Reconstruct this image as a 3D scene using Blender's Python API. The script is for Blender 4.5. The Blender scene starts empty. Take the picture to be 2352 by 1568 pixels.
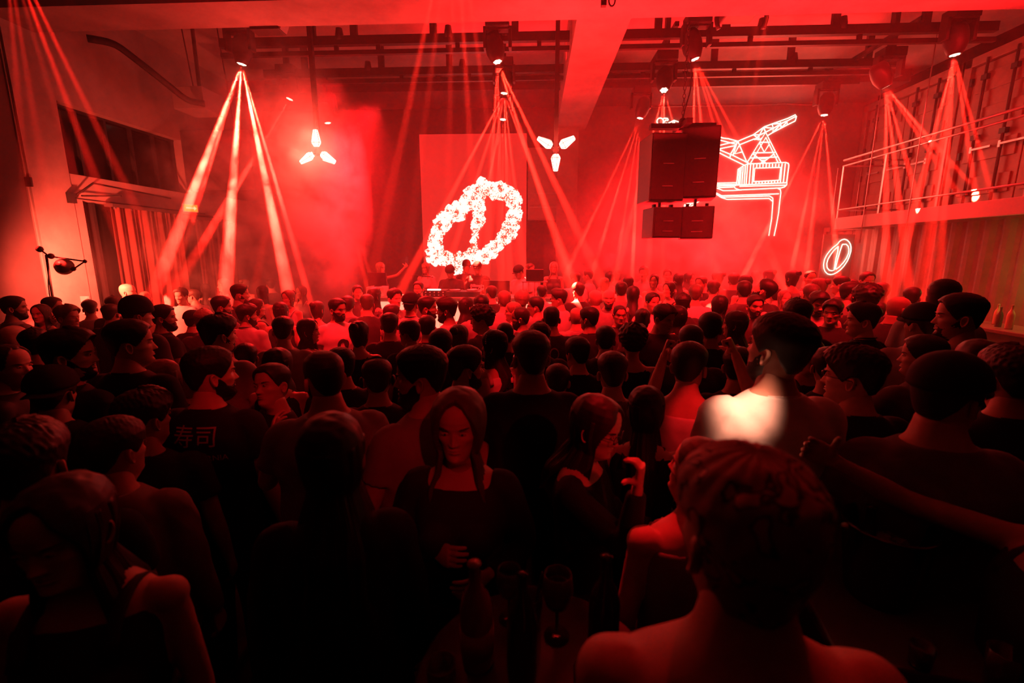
import bpy, bmesh, math, random
import numpy as np
from mathutils import Vector, Matrix, noise
C = bpy.context.scene.collection
SC = bpy.context.scene
# ---------------------------------------------------------------- camera
FPX = 1045.3; PITCH = math.radians(10.94); YAW = math.radians(2.7); CAMZ = 2.1
cam_d = bpy.data.cameras.new('camera'); cam = bpy.data.objects.new('camera', cam_d); C.objects.link(cam)
cam.location = (0, 0, CAMZ); cam.rotation_euler = (math.pi/2 - PITCH, 0, YAW)
cam_d.sensor_width = 36; cam_d.lens = FPX/2352*36; cam_d.clip_start = 0.05; cam_d.clip_end = 100
cam_d.dof.use_dof = True; cam_d.dof.focus_distance = 4.5; cam_d.dof.aperture_fstop = 2.2
SC.camera = cam
RC = Matrix.Rotation(YAW, 3, 'Z') @ Matrix.Rotation(math.pi/2 - PITCH, 3, 'X')
CO = Vector((0, 0, CAMZ))
def ray(px, py): return RC @ Vector(((px-1176)/FPX, -(py-784)/FPX, -1))
def aty(px, py, Y): r = ray(px, py); return CO + r*(Y/r.y)
def atx(px, py, X): r = ray(px, py); return CO + r*(X/r.x)
def atz(px, py, Z): r = ray(px, py); return CO + r*((Z-CAMZ)/r.z)
# ---------------------------------------------------------------- world, exposure
w = bpy.data.worlds.new('night'); SC.world = w; w.use_nodes = True
w.node_tree.nodes['Background'].inputs[0].default_value = (0.002, 0.0001, 0.0001, 1)
w.node_tree.nodes['Background'].inputs[1].default_value = 1
vs = SC.view_settings; vs.view_transform = 'Standard'; vs.look = 'None'; vs.exposure = 0.25; vs.gamma = 1; vs.use_curve_mapping = False
cy = SC.cycles
cy.max_bounces = 3; cy.diffuse_bounces = 2; cy.glossy_bounces = 2; cy.transmission_bounces = 3; cy.transparent_max_bounces = 6; cy.volume_bounces = 0
cy.caustics_reflective = False; cy.caustics_refractive = False; cy.sample_clamp_indirect = 3; cy.sample_clamp_direct = 0
cy.use_light_tree = True; cy.volume_step_rate = 2.0; cy.volume_max_steps = 64
try: cy.use_denoising = True; cy.denoiser = 'OPENIMAGEDENOISE'
except Exception: pass
RED = (1.0, 0.008, 0.011)
def spot(name, loc, target, energy, size, blend=0.3, radius=0.03, color=(1.0, 0.016, 0.009), parent=None, vol=1, dif=1):
    d = bpy.data.lights.new(name, 'SPOT'); d.energy = energy; d.color = color; d.spot_size = math.radians(size); d.spot_blend = blend
    d.shadow_soft_size = radius; d.volume_factor = vol; d.diffuse_factor = dif; d.specular_factor = dif
    o = bpy.data.objects.new(name, d); C.objects.link(o)
    o.location = loc; v = Vector(target) - Vector(loc); o.rotation_euler = v.to_track_quat('-Z', 'Y').to_euler()
    return o
def area(name, loc, target, energy, sx, sy, color=RED, spread=180, vol=1):
    d = bpy.data.lights.new(name, 'AREA'); d.shape = 'RECTANGLE'; d.size = sx; d.size_y = sy; d.energy = energy; d.color = color
    d.spread = math.radians(spread); d.volume_factor = vol
    o = bpy.data.objects.new(name, d); C.objects.link(o); o.location = loc
    v = Vector(target) - Vector(loc); o.rotation_euler = v.to_track_quat('-Z', 'Y').to_euler(); return o
# ---------------------------------------------------------------- added, unseen area lights (lamps that belong to a fixture are made with it)
for i, (X, Y, Z, tx, ty, tz, e, sx, sy, sp) in enumerate([
    (0.2, 8.3, 4.9, 0.2, 8.0, 0, 400, 5.5, .25, 86),      # washes added at rail height, over the dance floor
    (4.2, 8.3, 4.9, 4.0, 8.0, 0, 320, 3.0, .25, 86),
    (-3.8, 8.0, 4.9, -3.6, 7.2, 0, 55, 2.5, .25, 90),
    (4.0, 9.9, 4.7, 4.1, 11.6, 2.4, 270, 2.6, .3, 120),   # wash on the back wall round the crane sign
    (-3.4, 9.4, 4.6, -3.6, 11.6, 3.2, 18, 1.6, .3, 130),
    (1.6, 7.0, 5.25, 1.6, 7.0, 6.1, 42, 5.5, .2, 150),    # up-lights added at rail level to brighten the ceiling
    (4.6, 7.0, 5.25, 4.6, 7.0, 6.1, 20, 3.5, .2, 150),
    (1.8, 8.3, 5.25, 1.8, 8.3, 6.1, 60, 7.0, .2, 150),
    (1.6, 9.3, 1.9, 1.4, 5.6, 5.2, 200, 5.0, .5, 110),    # added up-throw from the stage, stands for light bounced onto the beams
    (0.6, 3.4, 4.85, 0.6, 6.2, .9, 260, 7.0, .3, 62),     # added front fill, falls on the middle of the crowd only
    (-3.2, 9.2, 4.8, -2.95, 7.5, 3.0, 150, .5, .3, 46),   # added without a fixture to light the smoke cloud
    (2.2, 6.0, 3.5, 2.2, 6.0, 5.0, 170, 6.0, .5, 120),    # added in mid-air to brighten the cross beam
    (5.6, 5.0, 4.8, 7.5, 7.4, 3.6, 75, 1.5, .3, 150)]):
    area('wash_light', (X, Y, Z), (tx, ty, tz), e, sx, sy, spread=sp, vol=.15 if Y < 6.5 else (.6 if tz == 0 else 1))  # none of these has a fixture; added to brighten the room
# ---------------------------------------------------------------- mesh helpers
def mesh_obj(name, V, F, mat=None, parent=None, smooth=True, loc=None):
    me = bpy.data.meshes.new(name)
    V = np.asarray(V, dtype=np.float32); me.from_pydata(V.tolist() if len(V) < 1 else V, [], F)
    if smooth: me.shade_smooth()
    o = bpy.data.objects.new(name, me); C.objects.link(o)
    if mat: me.materials.append(mat)
    if parent: o.parent = parent
    if loc is not None: o.location = loc
    return o
def tag(o, label=None, cat=None, group=None, kind=None):
    if label: o['label'] = label
    if cat: o['category'] = cat
    if group: o['group'] = group
    if kind: o['kind'] = kind
    return o
def empty(name, loc, rz=0, label=None, cat=None, group=None):
    o = bpy.data.objects.new(name, None); C.objects.link(o); o.location = loc; o.rotation_euler = (0, 0, rz)
    o.empty_display_size = .1
    return tag(o, label, cat, group)
class MB:
    """collects shapes, builds one mesh object"""
    def __init__(s): s.V = []; s.F = []; s.n = 0
    def add(s, V, F):
        V = np.asarray(V, float); s.V.append(V); n = s.n; s.F += [tuple(i+n for i in f) for f in F]; s.n += len(V); return s
    def box(s, x0, x1, y0, y1, z0, z1, R=None, c=None, bev=0):
        V = np.array([[x, y, z] for x in (x0, x1) for y in (y0, y1) for z in (z0, z1)], float)
        if R is not None:
            cc = np.array(c if c is not None else V.mean(0)); V = (V-cc) @ np.array(R).T + cc
        return s.add(V, [(0,1,3,2),(4,6,7,5),(0,4,5,1),(2,3,7,6),(0,2,6,4),(1,5,7,3)])
    def obox(s, p, q, w, h, up=(0,0,1)):
        """box bar from p to q, w wide, h high"""
        p = Vector(p); q = Vector(q); d = (q-p).normalized(); u = Vector(up)
        if abs(d.dot(u)) > .98: u = Vector((0,1,0))
        r = d.cross(u).normalized(); u = r.cross(d)
        V = [t + r*a*w/2 + u*b*h/2 for t in (p, q) for a in (-1, 1) for b in (-1, 1)]
        return s.add(V, [(0,1,3,2),(4,6,7,5),(0,4,5,1),(2,3,7,6),(0,2,6,4),(1,5,7,3)])
    def tube(s, pts, r, n=8, closed=False, caps=True, flat=None):
        pts = np.array([tuple(p) for p in pts], float); m = len(pts)
        r = np.broadcast_to(np.asarray(r, float), (m,))
        T = np.roll(pts, -1, 0) - np.roll(pts, 1, 0) if closed else np.gradient(pts, axis=0)
        T /= np.linalg.norm(T, axis=1)[:, None] + 1e-12
        u = np.array([0, 0, 1.]) if abs(T[0][2]) < .9 else np.array([0, 1., 0])
        U = []
        for t in T:
            u = u - t*u.dot(t); u /= np.linalg.norm(u) + 1e-12; U.append(u)
        U = np.array(U); W = np.cross(T, U); a = np.linspace(0, 2*np.pi, n, endpoint=False)
        fl = 1 if flat is None else flat
        V = (pts[:, None] + r[:, None, None]*(np.cos(a)[None, :, None]*U[:, None]*fl + np.sin(a)[None, :, None]*W[:, None])).reshape(-1, 3)
        F = []
        for i in range(m if closed else m-1):
            j = (i+1) % m
            for k in range(n):
                l = (k+1) % n; F.append((i*n+k, i*n+l, j*n+l, j*n+k))
        if caps and not closed: F += [tuple(range(n-1, -1, -1)), tuple((m-1)*n+k for k in range(n))]
        return s.add(V, F)
    def cyl(s, p, q, r, r2=None, n=20): return s.tube([p, q], [r, r if r2 is None else r2], n)
    def rings(s, R):
        """R: list of rings of equal count, capped"""
        R = np.array(R, float); m, n = R.shape[:2]; F = []
        for i in range(m-1):
            for k in range(n):
                l = (k+1) % n; F.append((i*n+k, i*n+l, (i+1)*n+l, (i+1)*n+k))
        F += [tuple(range(n-1, -1, -1)), tuple((m-1)*n+k for k in range(n))]
        return s.add(R.reshape(-1, 3), F)
    def ball(s, c, r, n=12, sc=(1,1,1)):
        th = np.linspace(0.02, np.pi-.02, n); a = np.linspace(0, 2*np.pi, n*2, endpoint=False)
        R = [[(c[0]+r*sc[0]*math.sin(t)*math.cos(p), c[1]+r*sc[1]*math.sin(t)*math.sin(p), c[2]+r*sc[2]*math.cos(t)) for p in a][::-1] for t in th]
        return s.rings(R)
    def lathe(s, prof, c=(0,0,0), n=24, M=None):
        """prof: (r, z) pairs"""
        a = np.linspace(0, 2*np.pi, n, endpoint=False)
        R = np.array([[(r*math.cos(p), r*math.sin(p), z) for p in a] for r, z in prof])
        if M is not None: R = R @ np.array(M).T
        return s.rings(R + np.array(c))
    def build(s, name, mat=None, parent=None, smooth=False, bevel=0, seg=2):
        o = mesh_obj(name, np.concatenate(s.V), s.F, mat, parent, smooth)
        if bevel:
            b = o.modifiers.new('b', 'BEVEL'); b.width = bevel; b.segments = seg; b.limit_method = 'ANGLE'
        return o
WORK = []
def remesh_np(mb, vox, dec=None, sm=0):
    if not WORK: WORK.append(bpy.data.scenes.new('work'))
    W = WORK[0]
    me = bpy.data.meshes.new('t'); me.from_pydata(np.concatenate(mb.V), [], mb.F); o = bpy.data.objects.new('t', me); W.collection.objects.link(o)
    m = o.modifiers.new('r', 'REMESH'); m.mode = 'VOXEL'; m.voxel_size = vox; m.adaptivity = 0
    if sm: k = o.modifiers.new('s', 'SMOOTH'); k.iterations = sm; k.factor = .5
    if dec: k = o.modifiers.new('d', 'DECIMATE'); k.ratio = dec
    vl = W.view_layers[0]; vl.update(); dg = vl.depsgraph; ev = o.evaluated_get(dg); m2 = ev.to_mesh()
    V = np.empty(len(m2.vertices)*3, np.float32); m2.vertices.foreach_get('co', V)
    ls = np.empty(len(m2.loops), np.int32); m2.loops.foreach_get('vertex_index', ls)
    st = np.empty(len(m2.polygons), np.int32); m2.polygons.foreach_get('loop_start', st)
    tt = np.empty(len(m2.polygons), np.int32); m2.polygons.foreach_get('loop_total', tt)
    F = [tuple(int(x) for x in ls[a:a+b]) for a, b in zip(st, tt)]
    ev.to_mesh_clear(); bpy.data.objects.remove(o); bpy.data.meshes.remove(me)
    return V.reshape(-1, 3).astype(float), F
def grid_faces(m, n, wrap=True):
    F = []
    for i in range(m-1):
        for k in range(n if wrap else n-1):
            l = (k+1) % n; F.append((i*n+k, i*n+l, (i+1)*n+l, (i+1)*n+k))
    return F
def rot(ax, deg): return np.array(Matrix.Rotation(math.radians(deg), 3, ax))
# ---------------------------------------------------------------- materials
MATS = {}
def mat(name, col, rough=.6, metal=0, bump=0, bscale=30, var=0, vscale=4, emit=None, es=1, aniso=None, spec=.5, alpha=1, trans=0, coat=0, noemsample=True):
    if name in MATS: return MATS[name]
    m = bpy.data.materials.new(name); m.use_nodes = True; nt = m.node_tree; b = nt.nodes['Principled BSDF']; MATS[name] = m
    if isinstance(col, (int, float)): col = (col, col*.95, col*.92)
    b.inputs['Base Color'].default_value = (*col, 1); b.inputs['Roughness'].default_value = rough; b.inputs['Metallic'].default_value = metal
    b.inputs['Specular IOR Level'].default_value = spec
    if trans: b.inputs['Transmission Weight'].default_value = trans
    if coat: b.inputs['Coat Weight'].default_value = coat
    if alpha < 1: b.inputs['Alpha'].default_value = alpha
    if emit:
        b.inputs['Emission Color'].default_value = (*emit, 1); b.inputs['Emission Strength'].default_value = es
        if noemsample: m.cycles.emission_sampling = 'NONE'
    if bump or var:
        tc = nt.nodes.new('ShaderNodeTexCoord'); mp = nt.nodes.new('ShaderNodeMapping'); nt.links.new(tc.outputs['Object'], mp.inputs[0])
        if aniso: mp.inputs['Scale'].default_value = aniso
    if bump:
        n = nt.nodes.new('ShaderNodeTexNoise'); n.inputs['Scale'].default_value = bscale; n.inputs['Detail'].default_value = 4
        k = nt.nodes.new('ShaderNodeBump'); k.inputs['Strength'].default_value = min(1, bump*20); k.inputs['Distance'].default_value = bump
        nt.links.new(mp.outputs[0], n.inputs['Vector']); nt.links.new(n.outputs[0], k.inputs['Height']); nt.links.new(k.outputs[0], b.inputs['Normal'])
    if var:
        n = nt.nodes.new('ShaderNodeTexNoise'); n.inputs['Scale'].default_value = vscale; n.inputs['Detail'].default_value = 5; n.inputs['Roughness'].default_value = .6
        r = nt.nodes.new('ShaderNodeMapRange'); r.inputs[1].default_value = .3; r.inputs[2].default_value = .7; r.inputs[3].default_value = 1-var; r.inputs[4].default_value = 1+var*.3
        x = nt.nodes.new('ShaderNodeVectorMath'); x.operation = 'SCALE'; x.inputs[0].default_value = col
        nt.links.new(mp.outputs[0], n.inputs['Vector']); nt.links.new(n.outputs[0], r.inputs[0]); nt.links.new(r.outputs[0], x.inputs['Scale']); nt.links.new(x.outputs[0], b.inputs['Base Color'])
    return m
# ---------------------------------------------------------------- people
ZT = [-.16, -.12, -.08, -.045, -.022, -.008, .0, .012, .03, .05, .075, .10, .125, .155, .18, .20, .218, .229, .2345, .2355]
FT = [.028, .026, .022, .026, .046, .072, .080, .086, .087, .088, .090, .090, .092, .095, .090, .080, .060, .036, .012, -.008]
BT = [-.095, -.088, -.078, -.071, -.068, -.067, -.067, -.068, -.071, -.077, -.088, -.098, -.104, -.106, -.103, -.094, -.076, -.052, -.026, -.012]
WT = [.072, .062, .057, .055, .052, .044, .043, .048, .0555, .062, .0675, .0715, .0745, .0765, .075, .068, .053, .034, .013, .002]
def sstep(a, b, x): t = np.clip((x-a)/(b-a), 0, 1); return t*t*(3-2*t)
def g2(x, z, cx, cz, sx, sz): return np.exp(-((x-cx)/sx)**2 - ((z-cz)/sz)**2)
def head_surf(th, z, off=0, face=1, male=1, jaw=1.0):
    """point on the head for angle th (0 = front, +y) and height z (chin = 0), pushed out by off"""
    f = np.interp(z, ZT, FT); b = np.interp(z, ZT, BT); w = np.interp(z, ZT, WT)
    jm = np.exp(-((z-.02)/.035)**2); w = w*(1+(jaw-1)*jm)
    s = np.sin(th); c = np.cos(th); cy_ = (f+b)/2 - .004; ry = np.where(c > 0, f-cy_, cy_-b)
    e = np.where((c > 0) & (z > .0), .86, 1.0)
    X = w*np.sign(s)*np.abs(s)**e; Y = cy_ + ry*np.sign(c)*np.abs(c)**(np.where(c > 0, .93, 1.0))
    if face:
        fr = sstep(.1, .7, c); ax = np.abs(X)
        nz = np.clip((.119-z)/.038, 0, 1); nh = (.003+.021*nz**1.15)*sstep(.0665, .0765, z)*sstep(.132, .112, z)
        Y = Y + fr*nh*np.exp(-(X/(.0065+.004*nz))**2)*(1 if male else .85)
        Y = Y + fr*.0075*g2(ax, z, .0125, .0765, .006, .006)
        Y = Y - fr*.0125*g2(ax, z, .031, .116, .015, .0105)
        Y = Y + fr*(.0055 if male else .003)*g2(ax, z, .028, .1345, .026, .0065)
        Y = Y + fr*(.005*g2(X, z, 0, .0535, .019, .0042) + .0068*g2(X, z, 0, .0435, .016, .0045) - .0035*g2(X, z, 0, .0488, .022, .0018) - .003*g2(X, z, 0, .033, .02, .005))
        Y = Y + fr*.0085*g2(X, z, 0, .012, .018, .013)
        X = X + np.sign(X)*.004*g2(ax, z, .055, .09, .02, .014)*sstep(-.2, .4, c)
        Y = Y + .004*g2(ax, z, .05, .09, .018, .014)*fr
        Y = Y - fr*.005*g2(ax, z, .045, .055, .014, .02)
    r = np.sqrt(X**2 + (Y-cy_)**2) + 1e-9
    up = np.clip((z-.17)/.065, 0, 1)**1.5
    nx = X/r; ny = (Y-cy_)/r
    return np.stack([X + nx*off*np.sqrt(np.maximum(0, 1-up**2)), Y + ny*off*np.sqrt(np.maximum(0, 1-up**2)), z + off*up], -1)
def thetas(n, k=.45):
    t = np.linspace(-np.pi, np.pi, n, endpoint=False); return t - k*np.sin(t)
def zrows(m, lo=-.16):
    a = [lo, -.10, -.06]; a += list(np.linspace(-.04, .0, max(3, m//14))); a += list(np.linspace(.004, .14, m*6//10)); a += list(.14 + .0955*np.sin(np.linspace(.06, np.pi/2, m*3//10)))
    return np.array(a)
def noise_np(P, s, seed=0):
    P = P*s + seed*7.31; x, y, z = P[..., 0], P[..., 1], P[..., 2]
    return (np.sin(x*1.7+np.sin(y*2.3+1)*1.3+z) + np.sin(y*1.9+np.sin(z*2.1+2)*1.4+x*.7) + np.sin(z*2.2+np.sin(x*1.8+.5)*1.2+y*.9))/3
_hc = {}
def head_mesh(hi, male, jaw=1.0):
    k = (hi, male, jaw)
    if k in _hc: return _hc[k]
    n, m = {0: (24, 30), 1: (56, 76), 2: (96, 130)}[hi]
    th = thetas(n); z = zrows(m); T, Z = np.meshgrid(th, z); P = head_surf(T, Z, 0, 1, male, jaw)
    mb = MB(); mb.add(P.reshape(-1, 3), grid_faces(len(z), n)); mb.F.append(tuple((len(z)-1)*n+i for i in range(n)))
    nn, mm = (10, 4) if hi == 0 else (28, 12)
    for sx in (-1, 1):
        a = np.linspace(0, 2*np.pi, nn, endpoint=False); r = np.linspace(.02, 1, mm)
        A, Rr = np.meshgrid(a, r)
        ex = .0175*Rr*np.cos(A)*(1+.18*np.sin(A)); ez = .031*Rr*np.sin(A)
        rim = .0065*np.exp(-((Rr-.82)/.16)**2)*(.35+.65*sstep(-.5, .5, -np.cos(A)+.6)); con = -.008*np.exp(-((Rr-.2)/.35)**2)
        tr = .004*g2(ex, ez, .009, -.006, .005, .006)
        F1 = np.stack([ex, ez, rim+con+tr+.004], -1); B1 = np.stack([ex*.86, ez*.9, -.006+0*ex], -1)[::-1]
        S = np.concatenate([F1, B1]); L = S.reshape(-1, 3)
        # local: x forward(+)=y, y = z up, z = outward; flare outwards towards the back
        fl = math.radians(26); out = L[:, 2]*math.cos(fl) + (-L[:, 0])*math.sin(fl) + .004; fw = L[:, 0]*math.cos(fl) + L[:, 2]*math.sin(fl)
        Q = np.stack([sx*(.0745+out), -.010 + fw - .12*L[:, 1], .098 + L[:, 1]], -1)
        ff = grid_faces(len(S), nn)
        if sx > 0: ff = [f[::-1] for f in ff]
        mb.add(Q, ff)
    _hc[k] = (np.concatenate(mb.V), mb.F, P.shape[0]*P.shape[1]); return _hc[k]
_hh = {}
def finger(base, d, up, L, r, curl, spread=0):
    """finger polyline from base along d curling towards -up"""
    pts = [np.array(base)]; d = np.array(d, float); up = np.array(up, float); side = np.cross(d, up)
    d = d*math.cos(spread) + side*math.sin(spread)
    for i, (l, c) in enumerate(zip((.45*L, .3*L, .25*L), curl)):
        c = math.radians(c); d, up = d*math.cos(c) - up*math.sin(c), up*math.cos(c) + d*math.sin(c)
        for t in (.5, 1): pts.append(pts[-1] + d*l*.5)
    pts = np.array(pts); rr = r*np.array([1, 1.0, 1.02, .93, .95, .85, .62]); return pts, rr
def hand_mesh(kind, hi):
    """right hand, wrist at origin, fingers along +x, palm towards -z, thumb towards +y"""
    k = (kind, hi)
    if k in _hh: return _hh[k]
    mb = MB(); cur = {'relax': (18, 25, 18), 'fist': (80, 95, 60), 'open': (4, 6, 5), 'hold': (42, 45, 30), 'point': (80, 95, 60)}[kind]
    sec = [(-.03, .026, .019), (0, .027, .018), (.02, .034, .0165), (.045, .041, .0155), (.07, .042, .014), (.083, .039, .012)]
    a = np.linspace(0, 2*np.pi, 14, endpoint=False)
    mb.rings([[(x, w*math.cos(t), h*math.sin(t)) for t in a] for x, w, h in sec])
    for i, (y, L, r) in enumerate([(.030, .070, .0085), (.0105, .079, .0088), (-.0095, .073, .0083), (-.028, .057, .0073)]):
        c = cur
        if kind == 'point' and i == 0: c = (3, 3, 3)
        f = 1+.12*i if kind != 'open' else 1
        sp = (.10, .03, -.04, -.13)[i]*(1.6 if kind == 'open' else .6)
        p, r_ = finger((.074, y, 0), (1, 0, 0), (0, 0, 1), L, r, [q*f for q in c], -sp)
        mb.tube(p, r_, 10)
    tc = {'relax': (10, 15, 10), 'fist': (25, 35, 45), 'open': (0, 5, 5), 'hold': (20, 25, 20), 'point': (25, 35, 45)}[kind]
    dz = {'relax': -.35, 'fist': -.65, 'open': -.1, 'hold': -.9, 'point': -.6}[kind]; dy = {'open': .95, 'hold': .5}.get(kind, .6)
    d = np.array([.75, dy, dz]); d /= np.linalg.norm(d); up = np.cross(d, [0, 0, 1.]); up /= np.linalg.norm(up); up = -up if kind != 'x' else up
    p, r_ = finger((.018, .022, -.004), d, -up, .075, .0105, tc)
    mb.tube(p, r_*1.05, 10); mb.ball((.028, .022, -.006), .018, 7)
    V, F = remesh_np(mb, .0028 if hi else .0045, .35 if hi else .25, 2)
    _hh[k] = (V, F); return _hh[k]
def lerp_path(P, n):
    """Catmull-like dense path through joints P"""
    P = np.array(P, float); t = np.linspace(0, len(P)-1, n); i = np.clip(t.astype(int), 0, len(P)-2); u = (t-i)[:, None]
    Q = P[i]*(1-u)+P[i+1]*u; K = Q.copy()
    for _ in range(2): K[1:-1] = (K[:-2]+2*K[1:-1]+K[2:])/4
    return K
def ell_ring(cx, cy_, cz, w, d, n=28, e=1.0, R=None):
    a = np.linspace(0, 2*np.pi, n, endpoint=False); c = np.cos(a); s = np.sin(a)
    return np.stack([cx + w*np.sign(c)*np.abs(c)**e, cy_ + d*np.sign(s)*np.abs(s)**e, cz+0*a], -1)
def torso_sections(male, b):
    #       z,   cy,   halfwidth, halfdepth
    if male: S = [(.80, 0, .150, .105), (.88, -.005, .172, .118), (.97, .0, .165, .112), (1.08, .0, .152, .105), (1.18, -.002, .165, .113), (1.28, -.004, .182, .124), (1.36, -.012, .188, .118), (1.415, -.018, .175, .095), (1.45, -.025, .135, .075), (1.475, -.028, .092, .064), (1.50, -.026, .068, .056), (1.54, -.018, .055, .052), (1.57, -.014, .050, .050)]
    else: S = [(.80, 0, .150, .105), (.88, -.01, .175, .122), (.97, .0, .155, .105), (1.07, .0, .125, .09), (1.17, .0, .138, .098), (1.27, .0, .155, .105), (1.35, -.012, .158, .1), (1.41, -.018, .150, .08), (1.445, -.025, .11, .065), (1.47, -.026, .07, .053), (1.50, -.022, .05, .046), (1.54, -.014, .044, .044), (1.57, -.012, .042, .042)]
    return [(z, c, w*b, d*b) for z, c, w, d in S]
def arm_joints(pose, side, male):
    """shoulder, elbow, wrist and hand axis/palm for a pose in body space (x right, y forward)"""
    sx = side; sh = np.array([sx*(.183 if male else .158), -.012, 1.405])
    UA, FA = (.285, .255) if male else (.265, .235)
    D = {'down': ((.16, .02, -1), (.08, .22, -1)), 'drink': ((.22, .10, -1), (-.30, 1.0, .55)), 'phone': ((.25, .35, -1), (-.35, .75, .75)),
         'up': ((.45, .35, .85), (-.12, .28, 1)), 'upout': ((.75, .45, .55), (.25, .2, 1)), 'chin': ((.3, .65, -.6), (-.55, .25, .95)),
         'talk': ((.35, .1, -1), (.25, .75, .75)), 'fold': ((.2, .05, -1), (-.9, .6, .1)), 'shield': ((.55, .6, .15), (-.85, -.1, .6)),
         'point': ((.35, 1, .1), (.1, 1, .25)), 'side': ((.9, .25, -.1), (.9, .3, .25)), 'belly': ((.30, -.12, -1), (-.55, .85, .05)),
         'back': ((.3, -.3, -1), (-.5, -.5, -.9)), 'table': ((.2, .35, -1), (-.1, .9, -.35)), 'high': ((.12, .30, 1), (-.05, .1, 1))}
    if isinstance(pose, (tuple, list)): a, b = pose
    else: a, b = D[pose]
    a = np.array(a, float); b = np.array(b, float); a[0] *= sx; b[0] *= sx; a /= np.linalg.norm(a); b /= np.linalg.norm(b)
    el = sh + a*UA; wr = el + b*FA; return sh, el, wr, b
HANDK = {'down': 'relax', 'drink': 'hold', 'phone': 'hold', 'up': 'fist', 'upout': 'open', 'chin': 'relax', 'talk': 'open', 'fold': 'relax', 'shield': 'fist', 'point': 'point', 'side': 'open', 'belly': 'relax', 'back': 'relax', 'table': 'relax', 'high': 'hold'}
HS = [1.0]
def headfix(P, HR, hp):
    """head-local (chin z=0) -> body space"""
    return (P*HS[0] - np.array([0, -.02, -.02])) @ HR.T + hp
def strip(P, keep): return P
def hair_shell(HR, hp, hi, kind, seed=0, front=.19, thick=.02, side=.006, nape=.045):
    n, m = ((30, 26), (72, 60), (120, 110))[hi]
    th = thetas(n, .1); z = np.concatenate([np.linspace(-.03, .15, m*2//3), .15+.0855*np.sin(np.linspace(.05, np.pi/2, m//3))])
    T, Z = np.meshgrid(th, z); at_ = np.abs((T+np.pi) % (2*np.pi)-np.pi)
    # hairline height as a function of the angle from the front
    hl = np.interp(at_, [0, .35, .62, .85, 1.05, 1.3, 1.55, 1.8, 2.1, 2.6, 3.15], [front, front+.002, front-.012, front-.04, .118, .095, .125, .125, .085, nape+.004, nape])
    if kind == 'long': hl = np.interp(at_, [0, .35, .7, .95, 1.2, 1.5, 3.15], [front+.012, front, front-.045, .10, .03, -.02, -.06])
    k = sstep(-.006, .012, Z-hl); top = sstep(.12, .20, Z)
    o = side + (thick-side)*top
    if kind in ('quiff', 'textured'): o = o + .012*top*sstep(1.3, .2, at_)
    if kind == 'curly': o = o + .012
    P0 = head_surf(T, Z, 0, 0)
    ns = noise_np(P0*np.array([1, 1, .35 if kind != 'curly' else 1]), {'curly': 95, 'long': 70, 'textured': 210}.get(kind, 230), seed)
    o = o + ns*{'buzz': .0003, 'curly': .009, 'textured': .0026, 'long': .0016}.get(kind, .0013)*k*(.4+top)
    off = -.016 + (o+.016)*k
    P = head_surf(T, Z, 0, 0); Q = head_surf(T, Z, 1, 0) - P; P = P + Q*off[..., None]
    mb = MB(); mb.add(headfix(P.reshape(-1, 3), HR, hp), grid_faces(len(z), n)); mb.F.append(tuple((len(z)-1)*n+i for i in range(n)))
    return mb
def long_hair(mb, HR, hp, hi, L=.30, seed=0, spread=1.0, wave=.004, fwd=.4):
    """curtain of hair from the crown around the back and sides, closed solid"""
    n, m = ((20, 12), (48, 30), (110, 64))[hi]
    tmax = np.pi*.5+fwd*1.0
    u = np.linspace(-1, 1, n); v = np.linspace(0, 1, m); U, Vv = np.meshgrid(u, v)
    zt = .17 - Vv*(.17+L) ; T = np.pi + U*tmax
    hz = np.clip(zt, .02, .2); B = head_surf(T, hz, .014+.010*Vv, 0)
    below = np.clip(.03 - zt, 0, 1)
    X = B[..., 0]*(1 + spread*(.25*np.clip(below*7, 0, 1) + .12*below*3)); Y = B[..., 1] - .068*np.clip(below*6, 0, 1)*np.clip(np.cos(U*tmax)*1.3, -.25, 1) - .02*below
    X = X + wave*np.sin(zt*38 + U*9+seed)*Vv; wob = noise_np(np.stack([U*6, Vv*1.2, U*0], -1), 3.5, seed)*.006 + .0022*np.sin(U*tmax*70+3*noise_np(np.stack([U, Vv*2, U*0], -1), 2, seed))
    r = np.sqrt(X**2+(Y+.02)**2)+1e-9; X = X+X/r*wob; Y = Y+(Y+.02)/r*wob
    z2 = zt + .02*np.sin(U*17+seed)*Vv**4
    O = np.stack([X, Y, z2], -1); ct = np.array([0, -.02]); th_ = .022*(1-.55*Vv)+.004
    I = O.copy(); r = np.sqrt(X**2+(Y+.02)**2)+1e-9; I[..., 0] -= X/r*th_; I[..., 1] -= (Y+.02)/r*th_
    S = np.concatenate([O, I[:, ::-1]], 1); nn = S.shape[1]
    head = headfix(S.reshape(-1, 3), HR, hp)
    F = grid_faces(m, nn)
    for k in range(n-1): F.append((k, k+1, nn-2-k, nn-1-k)[::-1]); F.append(tuple((m-1)*nn+q for q in (k, k+1, nn-2-k, nn-1-k)))
    # gravity: the lengths hang down whatever the head does
    mb.add(head, F); return mb
LIGHTHAIR = {}
def skin_mat(tone): return mat('skin_%d' % int(tone*100), (tone, tone*.60, tone*.46), .55, bump=.0006, bscale=160, var=.08, vscale=30, spec=.4)
def cloth_mat(v): 
    if isinstance(v, str): return MATS[v]
    return mat('cloth_%d' % int(v*1000), (v, v*.94, v*.92), .85, bump=.012, bscale=9, var=.12, vscale=12, spec=.25)
def hair_mat(v): return mat('hair_%d' % int(v*1000), (v, v*.72, v*.5), .55, bump=.0018, bscale=240, aniso=(1, 1, .12), var=.3, vscale=60, spec=.5)
COLL = []
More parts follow.
